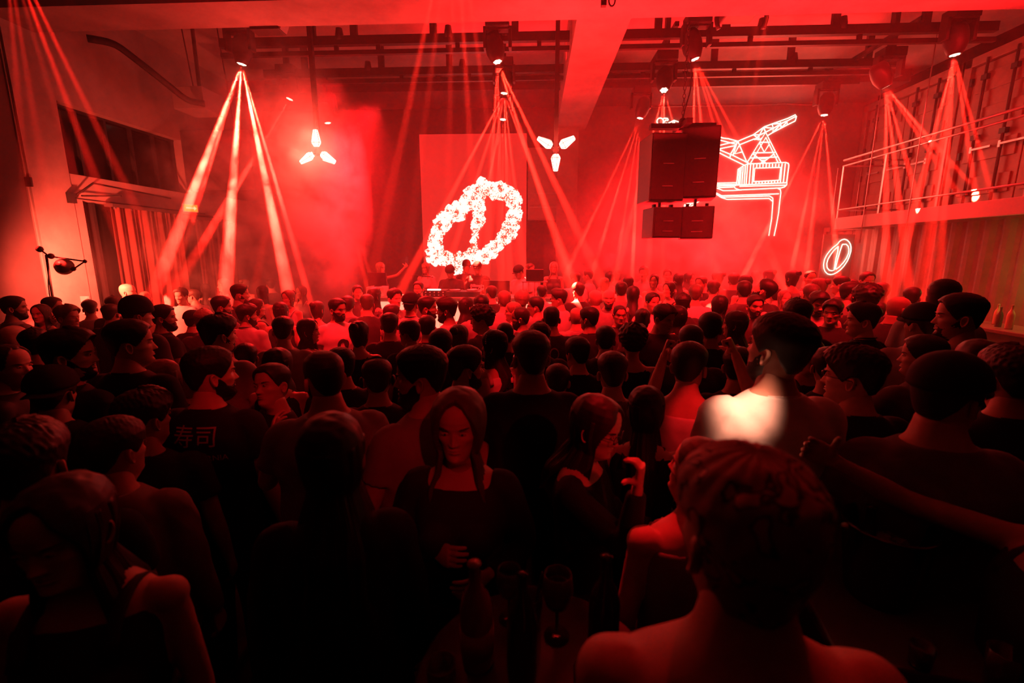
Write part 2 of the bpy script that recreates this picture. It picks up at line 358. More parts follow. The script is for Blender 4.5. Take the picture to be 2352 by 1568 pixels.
def person(label, px=None, py=None, d=None, loc=None, H=None, yaw=0, hy=0, hp=0, hr=0, sex='m', hair='short', hc=.03, skin=.5, top=.04, style='tee', legs=.03,
           al='down', ar='down', lean=0, build=1.0, hi=1, seed=None, beard=0, glasses=0, cap=None, cat='person', group=None, L=.3, tip=0, jaw=1.0, handl=None, handr=None, twist_l=None, twist_r=None, thick=None, front=None, headgear_col=.02, neckline=0, wave=.004, spread=1.0, side=None, print_fn=None):
    male = sex == 'm'; seed = len(COLL) if seed is None else seed
    if loc is None:
        P = aty(px, py, d); H = P.z; loc = (P.x, P.y, 0)
    s = (H or 1.75)/1.755
    root = empty('person', loc, math.radians(yaw), label, cat, group); root.scale = (s, s, s); root['H'] = round(H, 3); COLL.append(root)
    bend = math.radians(lean)
    def bendf(P):
        P = np.array(P, float)
        if not lean and not tip: return P
        k = sstep(.85, 1.15, P[:, 2])*bend; y = P[:, 1].copy(); z = P[:, 2]-.95
        P[:, 1] = y*np.cos(k)+z*np.sin(k); P[:, 2] = .95 - y*np.sin(k)+z*np.cos(k)
        if tip:
            k = sstep(.85, 1.15, P[:, 2])*math.radians(tip); x = P[:, 0].copy(); z = P[:, 2]-.95
            P[:, 0] = x*np.cos(k)+z*np.sin(k); P[:, 2] = .95 - x*np.sin(k)+z*np.cos(k)
        return P
    HR = rot('Z', hy) @ rot('X', hp) @ rot('Y', hr); hpos = np.array([0, -.012, 1.50])   # pivot at the top of the neck
    nk = hpos
    # ---- body: torso, neck, legs and arms grown into one surface, head and hands set on it
    b = build; mb = MB(); secs = torso_sections(male, b)
    mb.rings([ell_ring(0, c, z, w, dd, 28, .92) for z, c, w, dd in secs])
    if not male:
        for sx in (-1, 1): mb.ball((sx*.068, .075, 1.245), .062, 8)
    for sx in (-1, 1):
        mb.tube(lerp_path([(sx*.085, 0, .90), (sx*.095, .012, .50), (sx*.10, -.01, .09)], 9), [.085*b, .085*b, .075, .062, .052, .05, .052, .042, .036], 12)
        mb.tube([(sx*.10, -.05, .035), (sx*.102, .03, .04), (sx*.11, .15, .025), (sx*.11, .18, .025)], [.034, .04, .036, .018], 10)
        P, Hk = None, None
    arms = []
    for sx, ps, hk, tw in ((-1, al, handl, twist_l), (1, ar, handr, twist_r)):
        sh, el, wr, ax = arm_joints(ps, sx, male); arms.append((sx, sh, el, wr, ax, hk or (HANDK[ps] if isinstance(ps, str) else 'relax'), tw))
        p = lerp_path([sh - np.array([sx*.03, 0, -.0]), sh, el, wr+ax*.005], 22)
        k = .92 if male else .76
        rr = np.interp(np.linspace(0, 1, 22), [0, .2, .33, .5, .66, .75, .86, 1], [.058, .056, .05, .045, .041, .043, .035, .0255])*k*(.5+.5*b)
        mb.tube(p, rr, 12); mb.ball(sh, .058*k, 8)
    vox = (.017, .0125, .009)[hi]; V, F = remesh_np(mb, vox, None, 3)
    B = MB(); B.add(bendf(V), F)
    hv, hf, nh = head_mesh(hi, male, jaw)
    hs = HS[0] = .955 if male else .92
    def toH(P): return bendf(headfix(np.asarray(P), HR, hpos) )
    # neck rings stay with the body: blend the head's rotation out below the chin
    Hd = headfix(hv, HR, hpos); N0 = hv*hs - np.array([0, -.02, -.02]) + hpos
    kz = sstep(-.13, -.02, hv[:, 2])[:, None]; B.add(bendf(Hd*kz + N0*(1-kz)), hf)
    nhead = B.n
    for sx, sh, el, wr, ax, hk, tw in arms:
        hv2, hf2 = hand_mesh(hk, 1 if hi else 0); hv2 = hv2.copy()*(1 if male else .9)
        if sx > 0: hv2 = hv2*np.array([1, 1, 1])
        ff = hf2
        # palm direction: inwards towards the body, adjusted by the twist
        inn = np.array([-sx, 0, 0.]) if tw is None else np.array(tw, float)*np.array([sx, 1, 1]); inn -= ax*inn.dot(ax)
        if np.linalg.norm(inn) < .05: inn = np.array([0, -1., 0]); inn -= ax*inn.dot(ax)
        inn /= np.linalg.norm(inn); zz = -inn; yy = np.cross(zz, ax)
        M = np.stack([ax, yy, zz], 1)
        if sx < 0: hv2[:, 1] *= -1; ff = [f[::-1] for f in hf2]
        B.add(bendf(hv2 @ M.T + wr), ff)
    sm = skin_mat(skin)
    jt = bendf(np.array([a[3] for a in arms] + [a[3]+a[4]*.07 for a in arms] + [nk]))
    info = dict(root=root, s=s, wl=jt[0], wr=jt[1], hl=jt[2], hr=jt[3], toH=toH, bendf=bendf, loc=loc)
    # ---- eyes, brows and lips are surface of the body mesh
    nsk = len(B.F); mi = []
    if hi >= 1:
        for sx in (-1, 1):
            a = np.linspace(0, 2*np.pi, 16, endpoint=False)
            for R0, dyb, mm_ in (((1, .8, .5, .1), 0, 1), ((.9, .6, .1), .0012, 2)):
                q = []
                for r_ in R0:
                    rx, rz = (.0132, .0056) if mm_ == 1 else (.0050, .0050)
                    q.append([(sx*.031+rx*r_*math.cos(t), .0862+dyb+.0034*(1-r_*r_)*(1 if mm_ == 1 else .35)+(.0022 if mm_ == 2 else 0)-.13*(rx*r_*math.cos(t)*sx), .1155+rz*r_*math.sin(t)*(1 if math.sin(t) > 0 else .8)) for t in a][::-1])
                n0 = len(B.F); B.rings([toH(r) for r in np.array(q)]); mi.append((n0, len(B.F), mm_))
            T = np.linspace(.016, .048, 9); zb = .1325+.004*np.sin((T-.016)/.032*2.4)
            P = head_surf(np.arcsin(np.clip(T/.0745, -1, 1))*1.06*sx, zb, .002, 1, male); n0 = len(B.F); B.tube(toH(P), [.0012, .0025, .003, .003, .003, .0026, .002, .0015, .001], 6); mi.append((n0, len(B.F), 3))
            # upper lid
            T = np.linspace(-.0135, .0135, 9); P = [(sx*.031+t, .0892-.13*t*sx-.9*t*t*12, .1155+.0062*(1-(t/.0145)**2)) for t in T]
            B.tube(toH(P), [.001, .0018, .0022, .0024, .0024, .0024, .0022, .0018, .001], 6)
        lx = np.linspace(-.023, .023, 11)
        for zc, am in ((.0528, .0026), (.0443, .003)):
            P = head_surf(np.arcsin(lx/.062)*1.0, np.full(11, zc)-.0012*(1-(lx/.023)**2)*(-1 if zc > .05 else 1)*.6, -.0005, 1, male); P[:, 0] = lx
            n0 = len(B.F); B.tube(toH(P), am*np.sqrt(np.clip(1.05-(lx/.023)**2, .02, 1)), 6); mi.append((n0, len(B.F), 4))
    body = mesh_obj('body', np.concatenate(B.V), B.F, sm, root)
    if mi:
        for m_ in (mat('eye_white', (.5, .45, .42), .25), mat('iris', (.02, .015, .012), .1, spec=.8), hair_mat(max(.02, hc*.6)), mat('lips_%d' % int(skin*100), (skin*.72, skin*.3, skin*.24), .4)): body.data.materials.append(m_)
        idx = np.zeros(len(B.F), np.int32)
        for x0, x1, k in mi: idx[x0:x1] = k
        body.data.polygons.foreach_set('material_index', idx)
    # ---- hair
    hm = hair_mat(hc)
    if hair != 'bald':
        fr = front or {'long': .20, 'receding': .212}.get(hair, .188); tk = thick if thick is not None else {'buzz': .004, 'short': .016, 'fade': .018, 'quiff': .024, 'textured': .024, 'curly': .03, 'long': .014, 'bun': .013, 'receding': .010, 'bowl': .026}.get(hair, .018)
        sd = {'buzz': .003, 'short': .008, 'fade': .0035, 'quiff': .005, 'textured': .008, 'curly': .022, 'long': .016, 'bun': .011, 'receding': .006, 'bowl': .02}.get(hair, .007)
        sd = side or sd
        kk = 'long' if hair in ('long', 'bun') else hair
        h = hair_shell(HR, hpos, hi, kk, seed, fr, tk, sd)
        for v in h.V: v[:] = bendf(v)
        if hair == 'long':
            n0 = len(h.V); long_hair(h, HR, hpos, hi, L, seed, spread, wave)
            for i in range(n0, len(h.V)):
                v = h.V[i]
                # let the ends fall down the back rather than turn with the chin
                h.V[i] = bendf(v)
        if hair == 'bun':
            bb = MB().ball((0, -.115, .20), .042, 12); v = bb.V[0]; v += noise_np(v, 90, seed)[:, None]*.003*np.array([1, 1, 1]); h.add(toH(v), bb.F)
        for i in range(len(h.V)): h.V[i] = h.V[i]
        h.build('hair', hm, root, True)
    if beard:
        n, m = ((20, 10), (48, 30), (80, 50))[hi]
        T, Z = np.meshgrid(np.linspace(-1.75, 1.75, n), np.linspace(-.03, .10, m)); a_ = np.abs(T)
        bl = np.interp(a_, [0, .22, .3, .6, 1.0, 1.45, 1.75], [.034, .036, .060, .052, .062, .115, .12])
        k = sstep(.006, -.006, Z-bl)*sstep(1.72, 1.6, a_)*sstep(-.032, -.015, Z)
        P = head_surf(T, Z, 0, 1, male); Q = head_surf(T, Z, 1, 1, male)-P; of = -.004+(.004+beard*.62*(.35+.65*sstep(1.5, .6, a_)*sstep(.09, .0, Z)))*k
        of = of + k*noise_np(P, 170, seed)*.001; P = P+Q*of[..., None]; P[..., 2] -= k*beard*.8*sstep(1.0, .2, a_)*sstep(.03, -.01, Z)
        h = MB(); h.add(toH(P.reshape(-1, 3)), grid_faces(m, n, False)); h.build('beard', hm, root, True)
        if hi:
            P = head_surf(np.linspace(-.42, .42, 11), np.full(11, .0605)-.004*np.abs(np.linspace(-1, 1, 11))**2, .002, 1, male)
            MB().tube(toH(P), np.array([.001, .002, .003, .0035, .0035, .003, .0035, .0035, .003, .002, .001])*min(1.2, .6+beard*30), 6).build('moustache', hm, root, True)
    if cap in ('cap', 'cap_back', 'beanie', 'bucket'):
        cm = cloth_mat(headgear_col) if not isinstance(headgear_col, str) else MATS[headgear_col]
        n = 40; th = thetas(n, 0); base = {'beanie': .135, 'bucket': .13}.get(cap, .15)
        tp = .2355; z = base+(tp-base)*np.sin(np.linspace(0, np.pi/2, 14)); T, Z = np.meshgrid(th, z)
        P = head_surf(T, Z, .026, 0); P[..., 2] += (.035 if cap == 'beanie' else .012)*sstep(base, tp, Z); P[0] = head_surf(T[0], Z[0], .012, 0)
        h = MB(); h.rings([toH(r) for r in P]); h.build('cap_crown' if cap != 'beanie' else 'beanie', cm, root, True)
        if cap in ('cap', 'cap_back'):
            sg = 1 if cap == 'cap' else -1; R = []
            for i, t in enumerate(np.linspace(-1, 1, 15)):
                a = t*1.05; x = math.sin(a)*.088; w_ = .075*max(0, 1-t*t)**.5; yf = math.cos(a)*.095
                R.append((x, yf, w_))
            q = [[(x, sg*(yf+w_*k)-.005, base+.008-.018*abs(x)/.08-(.012*k)) for x, yf, w_ in R] for k in (0, .5, 1)]
            top_ = np.array(q); bot = top_.copy(); bot[..., 2] -= .004; m_, n_ = 3, 15
            hb = MB(); hb.add(toH(top_.reshape(-1, 3)), grid_faces(m_, n_, False)); hb.add(toH(bot.reshape(-1, 3)), [f[::-1] for f in grid_faces(m_, n_, False)]); hb.build('brim', cm, root, True)
        if cap == 'bucket':
            q = [head_surf(th, np.full(n, base), .026, 0), None, None]; q[1] = q[0].copy(); q[1][:, :2] *= 1.25; q[1][:, 2] -= .022; q[2] = q[0].copy(); q[2][:, :2] *= 1.5; q[2][:, 2] -= .05; q.append(q[2]-np.array([0, 0, .006])); 
            h = MB(); h.rings([toH(r) for r in q]); h.build('brim', cm, root, True)
    if glasses:
        gm = mat('eyewear', (.02, .02, .02), .25, spec=.7); g = MB(); gl = MB(); a = np.linspace(0, 2*np.pi, 18, endpoint=False)
        for sx in (-1, 1):
            ring = np.array([(sx*.032+.023*math.copysign(abs(math.cos(t))**.8, math.cos(t)), .104-.25*(sx*(.023*math.cos(t)))*.5, .113+.017*math.copysign(abs(math.sin(t))**.8, math.sin(t))) for t in a])
            g.tube(toH(ring), .0019, 6, True); gl.rings([toH(ring), toH(ring*.999-np.array([0, .0015, 0]))])
            g.tube(toH([(sx*.054, .101, .118), (sx*.075, .05, .116), (sx*.080, -.012, .113), (sx*.080, -.03, .10)]), .0018, 6)
        g.tube(toH([(-.009, .105, .116), (0, .1075, .119), (.009, .105, .116)]), .0017, 6)
        fr_ = g.build('glasses_frame', gm, root, True)
        if glasses == 2: gl.build('glasses_lenses', mat('lens_dark', (.01, .01, .01), .05, spec=.9), fr_)
    # ---- clothes
    if style != 'none':
        sb = MB(); ex = .016 if male else .009
        loose = {'tee': 1, 'shirt': 1, 'hoodie': 2.0, 'long': 1.2, 'tank': .45, 'dress': .35, 'jacket': 1.8, 'crop': .4, 'vneck': .5, 'vneck_long': .5}.get(style, 1)
        lo = {'crop': 1.10, 'dress': .80}.get(style, .84); hi_z = {'tank': 1.405, 'dress': 1.37, 'crop': 1.37, 'vneck': 1.425, 'vneck_long': 1.415}.get(style, 1.487)
        R = []
        zz = np.linspace(lo, hi_z, 22); Sx = np.array(secs)
        for z in zz:
            c = np.interp(z, Sx[:, 0], Sx[:, 1]); w_ = np.interp(z, Sx[:, 0], Sx[:, 2]); d_ = np.interp(z, Sx[:, 0], Sx[:, 3])
            e_ = ex*loose*np.interp(z, [.84, 1.1, 1.3, 1.43, 1.49], [1.6, 1.9, 1.1, .55, .42])
            if male and style in ('tee', 'shirt', 'hoodie', 'long', 'jacket'): w_ = max(w_, np.interp(z, [.84, 1.08, 1.3, 1.4], [.172, .166, .172, .16])*b*sstep(1.47, 1.40, z))
            R.append(ell_ring(0, c, z, w_+e_, d_+e_, 40, .9))
        sb.rings(R)
        if not male:
            for sx in (-1, 1): sb.ball((sx*.068, .078, 1.245), .066, 9)
        slv = {'vneck_long': 1.9, 'tee': .62, 'shirt': .7, 'hoodie': 1.97, 'long': 1.95, 'jacket': 1.95, 'vneck': 0, 'tank': 0, 'dress': 0, 'crop': 0}.get(style, .6)
        if style == 'vneck_long': slv = 1.9
        for sx, sh, el, wr, ax, hk, tw in arms:
            if slv:
                J = lerp_path([sh-np.array([sx*.05, 0, -.005]), sh, el, wr], 28); t = np.linspace(0, 3, 28); J = J[t <= 1+slv]; t = t[t <= 1+slv]
                k = (.92 if male else .78)*(.5+.5*b)
                rr = np.interp(t, [0, 1, 1.3, 1.7, 2, 2.5, 3], [.066, .068, .067, .068, .058, .052, .04])*k
                if style in ('hoodie', 'jacket'): rr = rr*1.15+.004
                sb.tube(J, rr, 14)
        V, F = remesh_np(sb, (.018, .0125, .009)[hi], None, 2)
        if hi:
            ang = np.arctan2(V[:, 1], V[:, 0]); fold = np.sin(V[:, 0]*38+5*noise_np(V, 5, seed)+V[:, 2]*14)*np.sin(V[:, 2]*22+ang*3+4*noise_np(V, 4, seed+2))
            amp = .0035*(1.3 if loose >= 1 else .4)*sstep(1.47, 1.38, V[:, 2]); nrm = V-np.stack([V[:, 0]*.45, V[:, 1]*0-.005, V[:, 2]], -1); nn = np.linalg.norm(nrm, axis=1)[:, None]+1e-6
            V = V+nrm/nn*(fold*amp)[:, None]
        nm = {'tee': 't_shirt', 'shirt': 'shirt', 'hoodie': 'hoodie', 'long': 'long_sleeved_top', 'tank': 'tank_top', 'dress': 'dress', 'jacket': 'jacket', 'crop': 'crop_top', 'vneck': 'top', 'vneck_long': 'long_sleeved_top'}.get(style, 'top')
        tm = cloth_mat(top); shirt = mesh_obj(nm, bendf(V), F, tm, root); info['shirt'] = shirt
        if style == 'vneck_long': pass
        elif style in ('tank', 'dress', 'crop', 'vneck'):
            for sx in (-1, 1):
                p = lerp_path([(sx*.085, .105 if not male else .10, hi_z-.05), (sx*.088, .06, 1.43), (sx*.088, -.02, 1.462), (sx*.085, -.085, 1.42), (sx*.08, -.115, hi_z-.05)], 14)
                MB().tube(bendf(p), .011 if style != 'tank' else .017, 8, flat=.5).build('strap', tm, shirt, True)
        elif hi:   # collar band
            a = np.linspace(0, 2*np.pi, 26, endpoint=False); pr = [(0.060*math.cos(t)*(1.18 if male else 1), -.026+.060*math.sin(t), 1.485 + (-.016*max(0, math.sin(t)) if True else 0)) for t in a]
            rr = .0065 if style in ('tee', 'long') else .012
            MB().tube(bendf(pr), rr, 8, True).build('collar', tm, shirt, True)
            if style == 'hoodie':
                bb = MB().ball((0, -.10, 1.47), .075, 12, (1.25, .75, .62)); v = bb.V[0]; v += noise_np(v, 40, seed)[:, None]*.006; bb.V[0] = bendf(v); bb.build('hood', tm, shirt, True)
            if style in ('shirt', 'jacket'):
                for sx in (-1, 1):
                    p = [(sx*.02, .052, 1.455), (sx*.055, .03, 1.475), (sx*.066, -.03, 1.502), (sx*.04, -.085, 1.508), (0, -.094, 1.508)]
                    MB().tube(bendf(lerp_path(p, 12)), .014, 6, flat=.35).build('shirt_collar', tm, shirt, True)
    lb = MB()
    if style == 'dress':
        lb.rings([ell_ring(0, 0, z, w_, d_, 24) for z, w_, d_ in ((.5, .2, .16), (.7, .2, .15), (.84, .185, .135), (.9, .18, .13))])
        nm = 'skirt'
    else:
        nm = 'trousers'; lb.rings([ell_ring(0, -.003, z, w_*b, d_*b, 24) for z, w_, d_ in ((.76, .12, .10), (.82, .165, .118), (.90, .184, .13), (1.0, .172, .12))])
        for sx in (-1, 1): lb.tube(lerp_path([(sx*.088, 0, .88), (sx*.097, .012, .50), (sx*.102, -.01, .075)], 8), [.095*b, .10*b, .09, .078, .07, .066, .062, .062], 12)
    if hi: V, F = remesh_np(lb, .016, None, 2); mesh_obj(nm, V, F, cloth_mat(legs), root)
    else: lb.build(nm, cloth_mat(legs), root, True)
    for sx in (-1, 1): MB().tube([(sx*.10, -.075, .04), (sx*.10, -.04, .05), (sx*.104, .04, .052), (sx*.112, .15, .036), (sx*.112, .20, .03)], [.030, .044, .048, .045, .026], 12).build('shoe', mat('shoe', .08, .6), root, True)
    return info
# ---------------------------------------------------------------- setting
XL, XR, YB = -6.6, 7.5, 11.6
ZC = aty(1176, 174, 10.3).z; ZB = aty(1325, 45, 6.32).z
conc = mat('concrete', (.36, .33, .31), .85, bump=.006, bscale=14, var=.35, vscale=1.6)
dark = mat('dark_paint', (.07, .06, .06), .8, bump=.003, bscale=20, var=.2)
blk = mat('black_metal', (.025, .025, .027), .5, 0, spec=.4)
floor_m = mat('floor_paint', (.05, .045, .045), .45, bump=.002, bscale=30, var=.3)
steel = mat('steel', (.45, .43, .42), .35, .8)
rustred = mat('container_paint', (.30, .16, .13), .5, bump=.004, bscale=12, var=.25, vscale=5)
def struct(name, x0, x1, y0, y1, z0, z1, m):
    o = MB().box(x0, x1, y0, y1, z0, z1).build(name, m); o['kind'] = 'structure'; return o
struct('floor', XL-1, XR+.3, -3, YB+.2, -.15, 0, floor_m)
struct('ceiling', XL-1, XR+.3, -3, YB+.2, ZC, ZC+.2, conc)
# back wall: dark left half, red steel right half with the crane sign
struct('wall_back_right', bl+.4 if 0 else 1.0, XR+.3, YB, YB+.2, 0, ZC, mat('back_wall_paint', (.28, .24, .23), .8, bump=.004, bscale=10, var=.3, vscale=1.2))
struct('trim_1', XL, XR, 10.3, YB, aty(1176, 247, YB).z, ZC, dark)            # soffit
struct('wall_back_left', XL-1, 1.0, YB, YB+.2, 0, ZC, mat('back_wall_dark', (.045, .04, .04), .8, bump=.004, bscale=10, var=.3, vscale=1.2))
# left wall with the high dark window band and the low opening
wy1 = 8.75; wz0 = atx(170, 400, XL).z; wz1 = atx(134, 232, XL).z
lw = MB()
lw.box(XL-.25, XL, 5.9, 6.42, 0, ZC); lw.box(XL-.25, XL, 6.42, YB, wz1, ZC); lw.box(XL-.25, XL, 6.42, YB, 2.86, wz0); lw.box(XL-.25, XL, wy1, YB, wz0, wz1)
lw.box(XL-.25, XL, 6.42, 6.62, 0, 2.86); lw.box(XL-.25, XL, 9.6, YB, 0, 2.86)
o = lw.build('wall_left', conc); o['kind'] = 'structure'
w1 = MB().box(XL-.24, XL-.2, 6.42, wy1, wz0, wz1).build('window_1', mat('dark_glass', (.012, .01, .01), .12, spec=.6)); w1['kind'] = 'structure'
f = MB()
for i in range(6): y = 6.42+i*(wy1-6.42)/5; f.box(XL-.2, XL-.15, y-.02, y+.02, wz0, wz1)
f.box(XL-.2, XL-.14, 6.42, wy1, wz0, wz0+.03); f.box(XL-.2, XL-.14, 6.42, wy1, wz1-.03, wz1); f.build('window_frame', blk, w1)
w2 = MB().box(XL-.23, XL-.2, 6.62, 9.6, 0, 2.86).build('window_2', MATS['dark_glass']); w2['kind'] = 'structure'
f = MB()
for y in (6.64, 6.9, 8.3, 8.62, 9.58): f.box(XL-.2, XL-.12, y-.025, y+.025, 0, 2.86)
f.box(XL-.2, XL-.13, 6.62, 9.6, 1.0, 1.05); f.build('window_frame', blk, w2)
struct('wall_front_left', XL-1, XL-.02, -3, 5.95, 0, ZB, dark)
# column and beams
struct('trim_2', aty(8, 354, 6.0).x, XL+.03, 5.92, 6.46, 0, ZB, conc)       # concrete column
struct('trim_3', XL-1, XR+.3, 5.72, 6.32, ZB, ZC, conc)      # cross beam
bl, br = aty(1325, 45, 6.32).x, aty(1450, 45, 6.32).x
struct('trim_4', bl, br, 6.32, YB, ZB, ZC, conc)              # beam running to the back wall
struct('trim_5', bl+.02, bl+.5, YB-.35, YB, 0, ZB, conc)      # pier under its far end
struct('trim_6', XL, aty(590, 300, 9.0).x, 8.75, YB, 3.28, 4.34, dark)     # soffit over the rear left corner
# right wall behind the containers
struct('wall_right', XR+.9, XR+1.1, 2, YB, 0, ZC, dark)
# ---------------------------------------------------------------- shipping containers on the right
def corrugated(mb, x, y0, y1, z0, z1, amp=.035, pitch=.28, axis='y'):
    n = int((y1-y0)/pitch)*4; ys = np.linspace(y0, y1, n+1); pr = [0, 1, 1, 0]
    V = []; F = []
    for i, y in enumerate(ys):
        o = amp*(1 if (i % 4) in (1, 2) else 0)
        V += [(x-o, y, z0), (x-o, y, z1)]
    for i in range(n): F.append((2*i, 2*i+2, 2*i+3, 2*i+1))
    k = len(V); V += [(x+.03, y0, z0), (x+.03, y0, z1), (x+.03, y1, z0), (x+.03, y1, z1)]
    F += [(k, k+1, k+3, k+2), (0, 1, k+1, k), (2*n, k+2, k+3, 2*n+1)]
    mb.add(V, F)
def container_end(y0, x, z0, lab):
    """container end with two doors facing -x, from y0 to y0+2.44"""
    r = empty('shipping_container', (x, y0+1.22, z0), 0, lab, 'container', 'shipping containers along the right side'); W = 2.44; Hc = 2.6
    f = MB()
    for a, b, c, d in ((-1.22, -1.08, 0, Hc), (1.08, 1.22, 0, Hc), (-1.22, 1.22, 0, .15), (-1.22, 1.22, Hc-.15, Hc)): f.box(-.02, .12, a, b, c, d)
    f.box(.12, 1.0, -1.22, 1.22, 0, .05); f.box(.12, 1.0, -1.22, 1.22, Hc-.05, Hc); f.build('frame', rustred, r, bevel=.008)
    for s in (-1, 1):
        d = MB(); ya, yb = (-1.06, -.01) if s < 0 else (.01, 1.06); d.box(.03, .09, ya, yb, .17, Hc-.17)
        for q in range(4): zc = .3+q*.56; d.box(.005, .03, ya+.08, yb-.08, zc, zc+.30)
        dd = d.build('door', rustred, r, bevel=.006)
        for yy in (ya+.28, yb-.28):
            MB().tube([(-.035, yy, .1), (-.035, yy, Hc-.1)], .022, 10).build('lock_bar', MATS['dark_paint'], dd, True)
            for zc in (.35, 1.25, 2.2): MB().box(-.06, .01, yy-.05, yy+.05, zc-.04, zc+.04).build('bar_bracket', blk, dd)
            h = MB().obox((-.06, yy, 1.05), (-.05, yy+.34*(1 if s < 0 else -1), 1.05), .03, .03); h.box(-.065, -.02, yy-.02, yy+.02, 1.0, 1.1); h.build('door_handle', MATS['steel'], dd)
        for zc in (.4, 1.0, 1.6, 2.2): MB().box(-.012, .03, (ya-.04 if s < 0 else yb-.02), (ya+.02 if s < 0 else yb+.04), zc-.06, zc+.06).build('hinge', blk, dd)
    return r
XC = XR
for i, y0 in enumerate((4.1, 6.62, 9.10)):
    container_end(y0, XC, 2.78, ['rust red container with closed doors, upper deck, its doors nearest the camera', 'rust red container with lock bars, middle of the three on the upper deck', 'rust red container at the far end of the upper deck beside the back wall'][i])
lc = MB(); corrugated(lc, XR-.55, 4.2, 11.4, .1, 2.62); lc.box(XR-.60, XR+.3, 4.1, 4.2, 0, 2.7); lc.box(XR-.6, XR+.3, 11.4, 11.5, 0, 2.7); lc.box(XR-.60, XR+.3, 4.2, 11.4, 2.6, 2.7); lc.box(XR-.60, XR-.4, 4.2, 11.4, 0, .1)
tag(lc.build('shipping_container', rustred), 'long corrugated dark red container wall standing on the floor under the balcony', 'container', 'shipping containers along the right side')
# ---------------------------------------------------------------- balcony with railing
XE = 6.2; zd = 2.71
bal = empty('balcony', (XE, 7.6, zd), 0, 'steel balcony deck running along the containers on the right', 'balcony')
MB().box(0, XR-XE-.05, -2.9, 2.35, .0, .06).build('deck', mat('deck_steel', (.2, .18, .17), .6, .3), bal)
MB().box(-.03, .03, -2.9, 2.35, -.12, .10).build('edge_beam', mat('edge_paint', (.42, .38, .36), .6), bal, bevel=.005)
MB().box(0, XR-XE-.05, 2.30, 2.36, -.12, .10).build('end_beam', MATS['edge_paint'], bal)
rl = empty('balcony_railing', (XE, 7.6, zd+.06), 0, 'steel tube railing along the balcony edge in front of the container doors', 'railing')
for z, r in ((1.16, .022), (1.05, .018), (.2, .018)): MB().tube([(0, -2.9, z), (0, 2.35, z)], r, 10).build('rail', steel, rl, True)
for y in (-2.6, -1.3, 0.0, 1.2, 2.33): MB().box(-.012, .012, y-.02, y+.02, -.1, 1.05).build('post', steel, rl)
for z in (1.16, 1.05, .2): MB().tube([(0, 2.35, z), (XR-XE-.1, 2.35, z)], .018, 8).build('end_rail', steel, rl, True)
for i, y in enumerate((.45, 1.5)):
    tag(MB().tube(lerp_path([(XE-.05, 7.6+y, zd-.35 if 0 else 2.3), (XE-.05, 7.6+y, 3.2), (XE-.05, 7.6+y, 5.5)], 5), .008, 6).build('hanging_wire', steel, None, True), ['thin wire hanging beside the balcony railing, nearer one', 'thin wire hanging by the far end of the balcony railing'][i], 'wire')
# ---------------------------------------------------------------- lighting rails under the ceiling
def rail(name, x0, x1, y, zt, hang, lab, low=None, clips=()):
    r = empty(name, ((x0+x1)/2, y, zt), 0, lab, 'lighting rail', 'black lighting rails under the ceiling'); cx = (x0+x1)/2
    a, b = x0-cx, x1-cx
    MB().box(a, b, -.04, .04, -.06, .06).build('top_rail', blk, r)
    if low: MB().box(a, b, -.03, .03, -low-.03, -low+.03).build('lower_rail', blk, r)
    for h in hang:
        MB().box(h-cx-.05, h-cx+.05, -.03, .03, .06, ZC-zt).build('hanger', blk, r)
        if low: MB().box(h-cx-.03+.35, h-cx+.03+.35, -.02, .02, -low+.03, -.06).build('spacer', blk, r)
    for c in clips: MB().lathe([(.0, .12), (.045, .11), (.06, .02), (.055, -.05), (0, -.06)], (c-cx, 0, .06)).build('small_lamp', blk, r, True)
    return r
YA, YR = 7.3, 8.7; zA = aty(1000, 90, YA).z; zR = aty(1000, 163, YR).z
X = lambda px, Y, py=90: aty(px, py, Y).x
rail('lighting_rail', X(505, YA), bl-.02, YA, zA, [X(p, YA) for p in (718, 814, 996, 1183)], 'black double lighting rail nearest the cross beam, left of the long beam', .16, [X(p, YA) for p in (780, 1030, 1160)])
rail('lighting_rail', br+.02, X(2290, YA, 60), YA, zA, [X(p, YA, 60) for p in (1512, 1668, 1918, 2125)], 'black double lighting rail nearest the cross beam, right of the long beam', .16, [X(p, YA, 60) for p in (1750, 1935)])
rail('lighting_rail', X(600, YR), bl-.02, YR, zR, [X(p, YR, 150) for p in (700, 876, 1032)], 'black lighting rail behind the nearer one, on the left half', .15, [X(p, YR, 150) for p in (845, 1062)])
rail('lighting_rail', br+.02, X(2060, YR, 150), YR, zR, [X(p, YR, 140) for p in (1640, 1815, 1993)], 'black lighting rail behind the nearer one, on the right half', .15, [X(p, YR, 150) for p in (1822,)])
zD = aty(1176, 200, 10.15).z
rail('lighting_rail', -5.0, 6.4, 10.15, zD, [-4.5, -2, 3, 5.8], 'black lighting rail farthest from the cross beam, over the stage', None)
for px_, lab_ in ((1525, 'short black cross bar between the rails just left of the loudspeakers'), (2035, 'short black cross bar between the rails before the container doors')):
    xx = X(px_, 7.9, 150); tag(MB().box(xx-.03, xx+.03, YA, YR, zR+.02, zR+.08).build('cross_bar', blk), lab_, 'lighting rail')
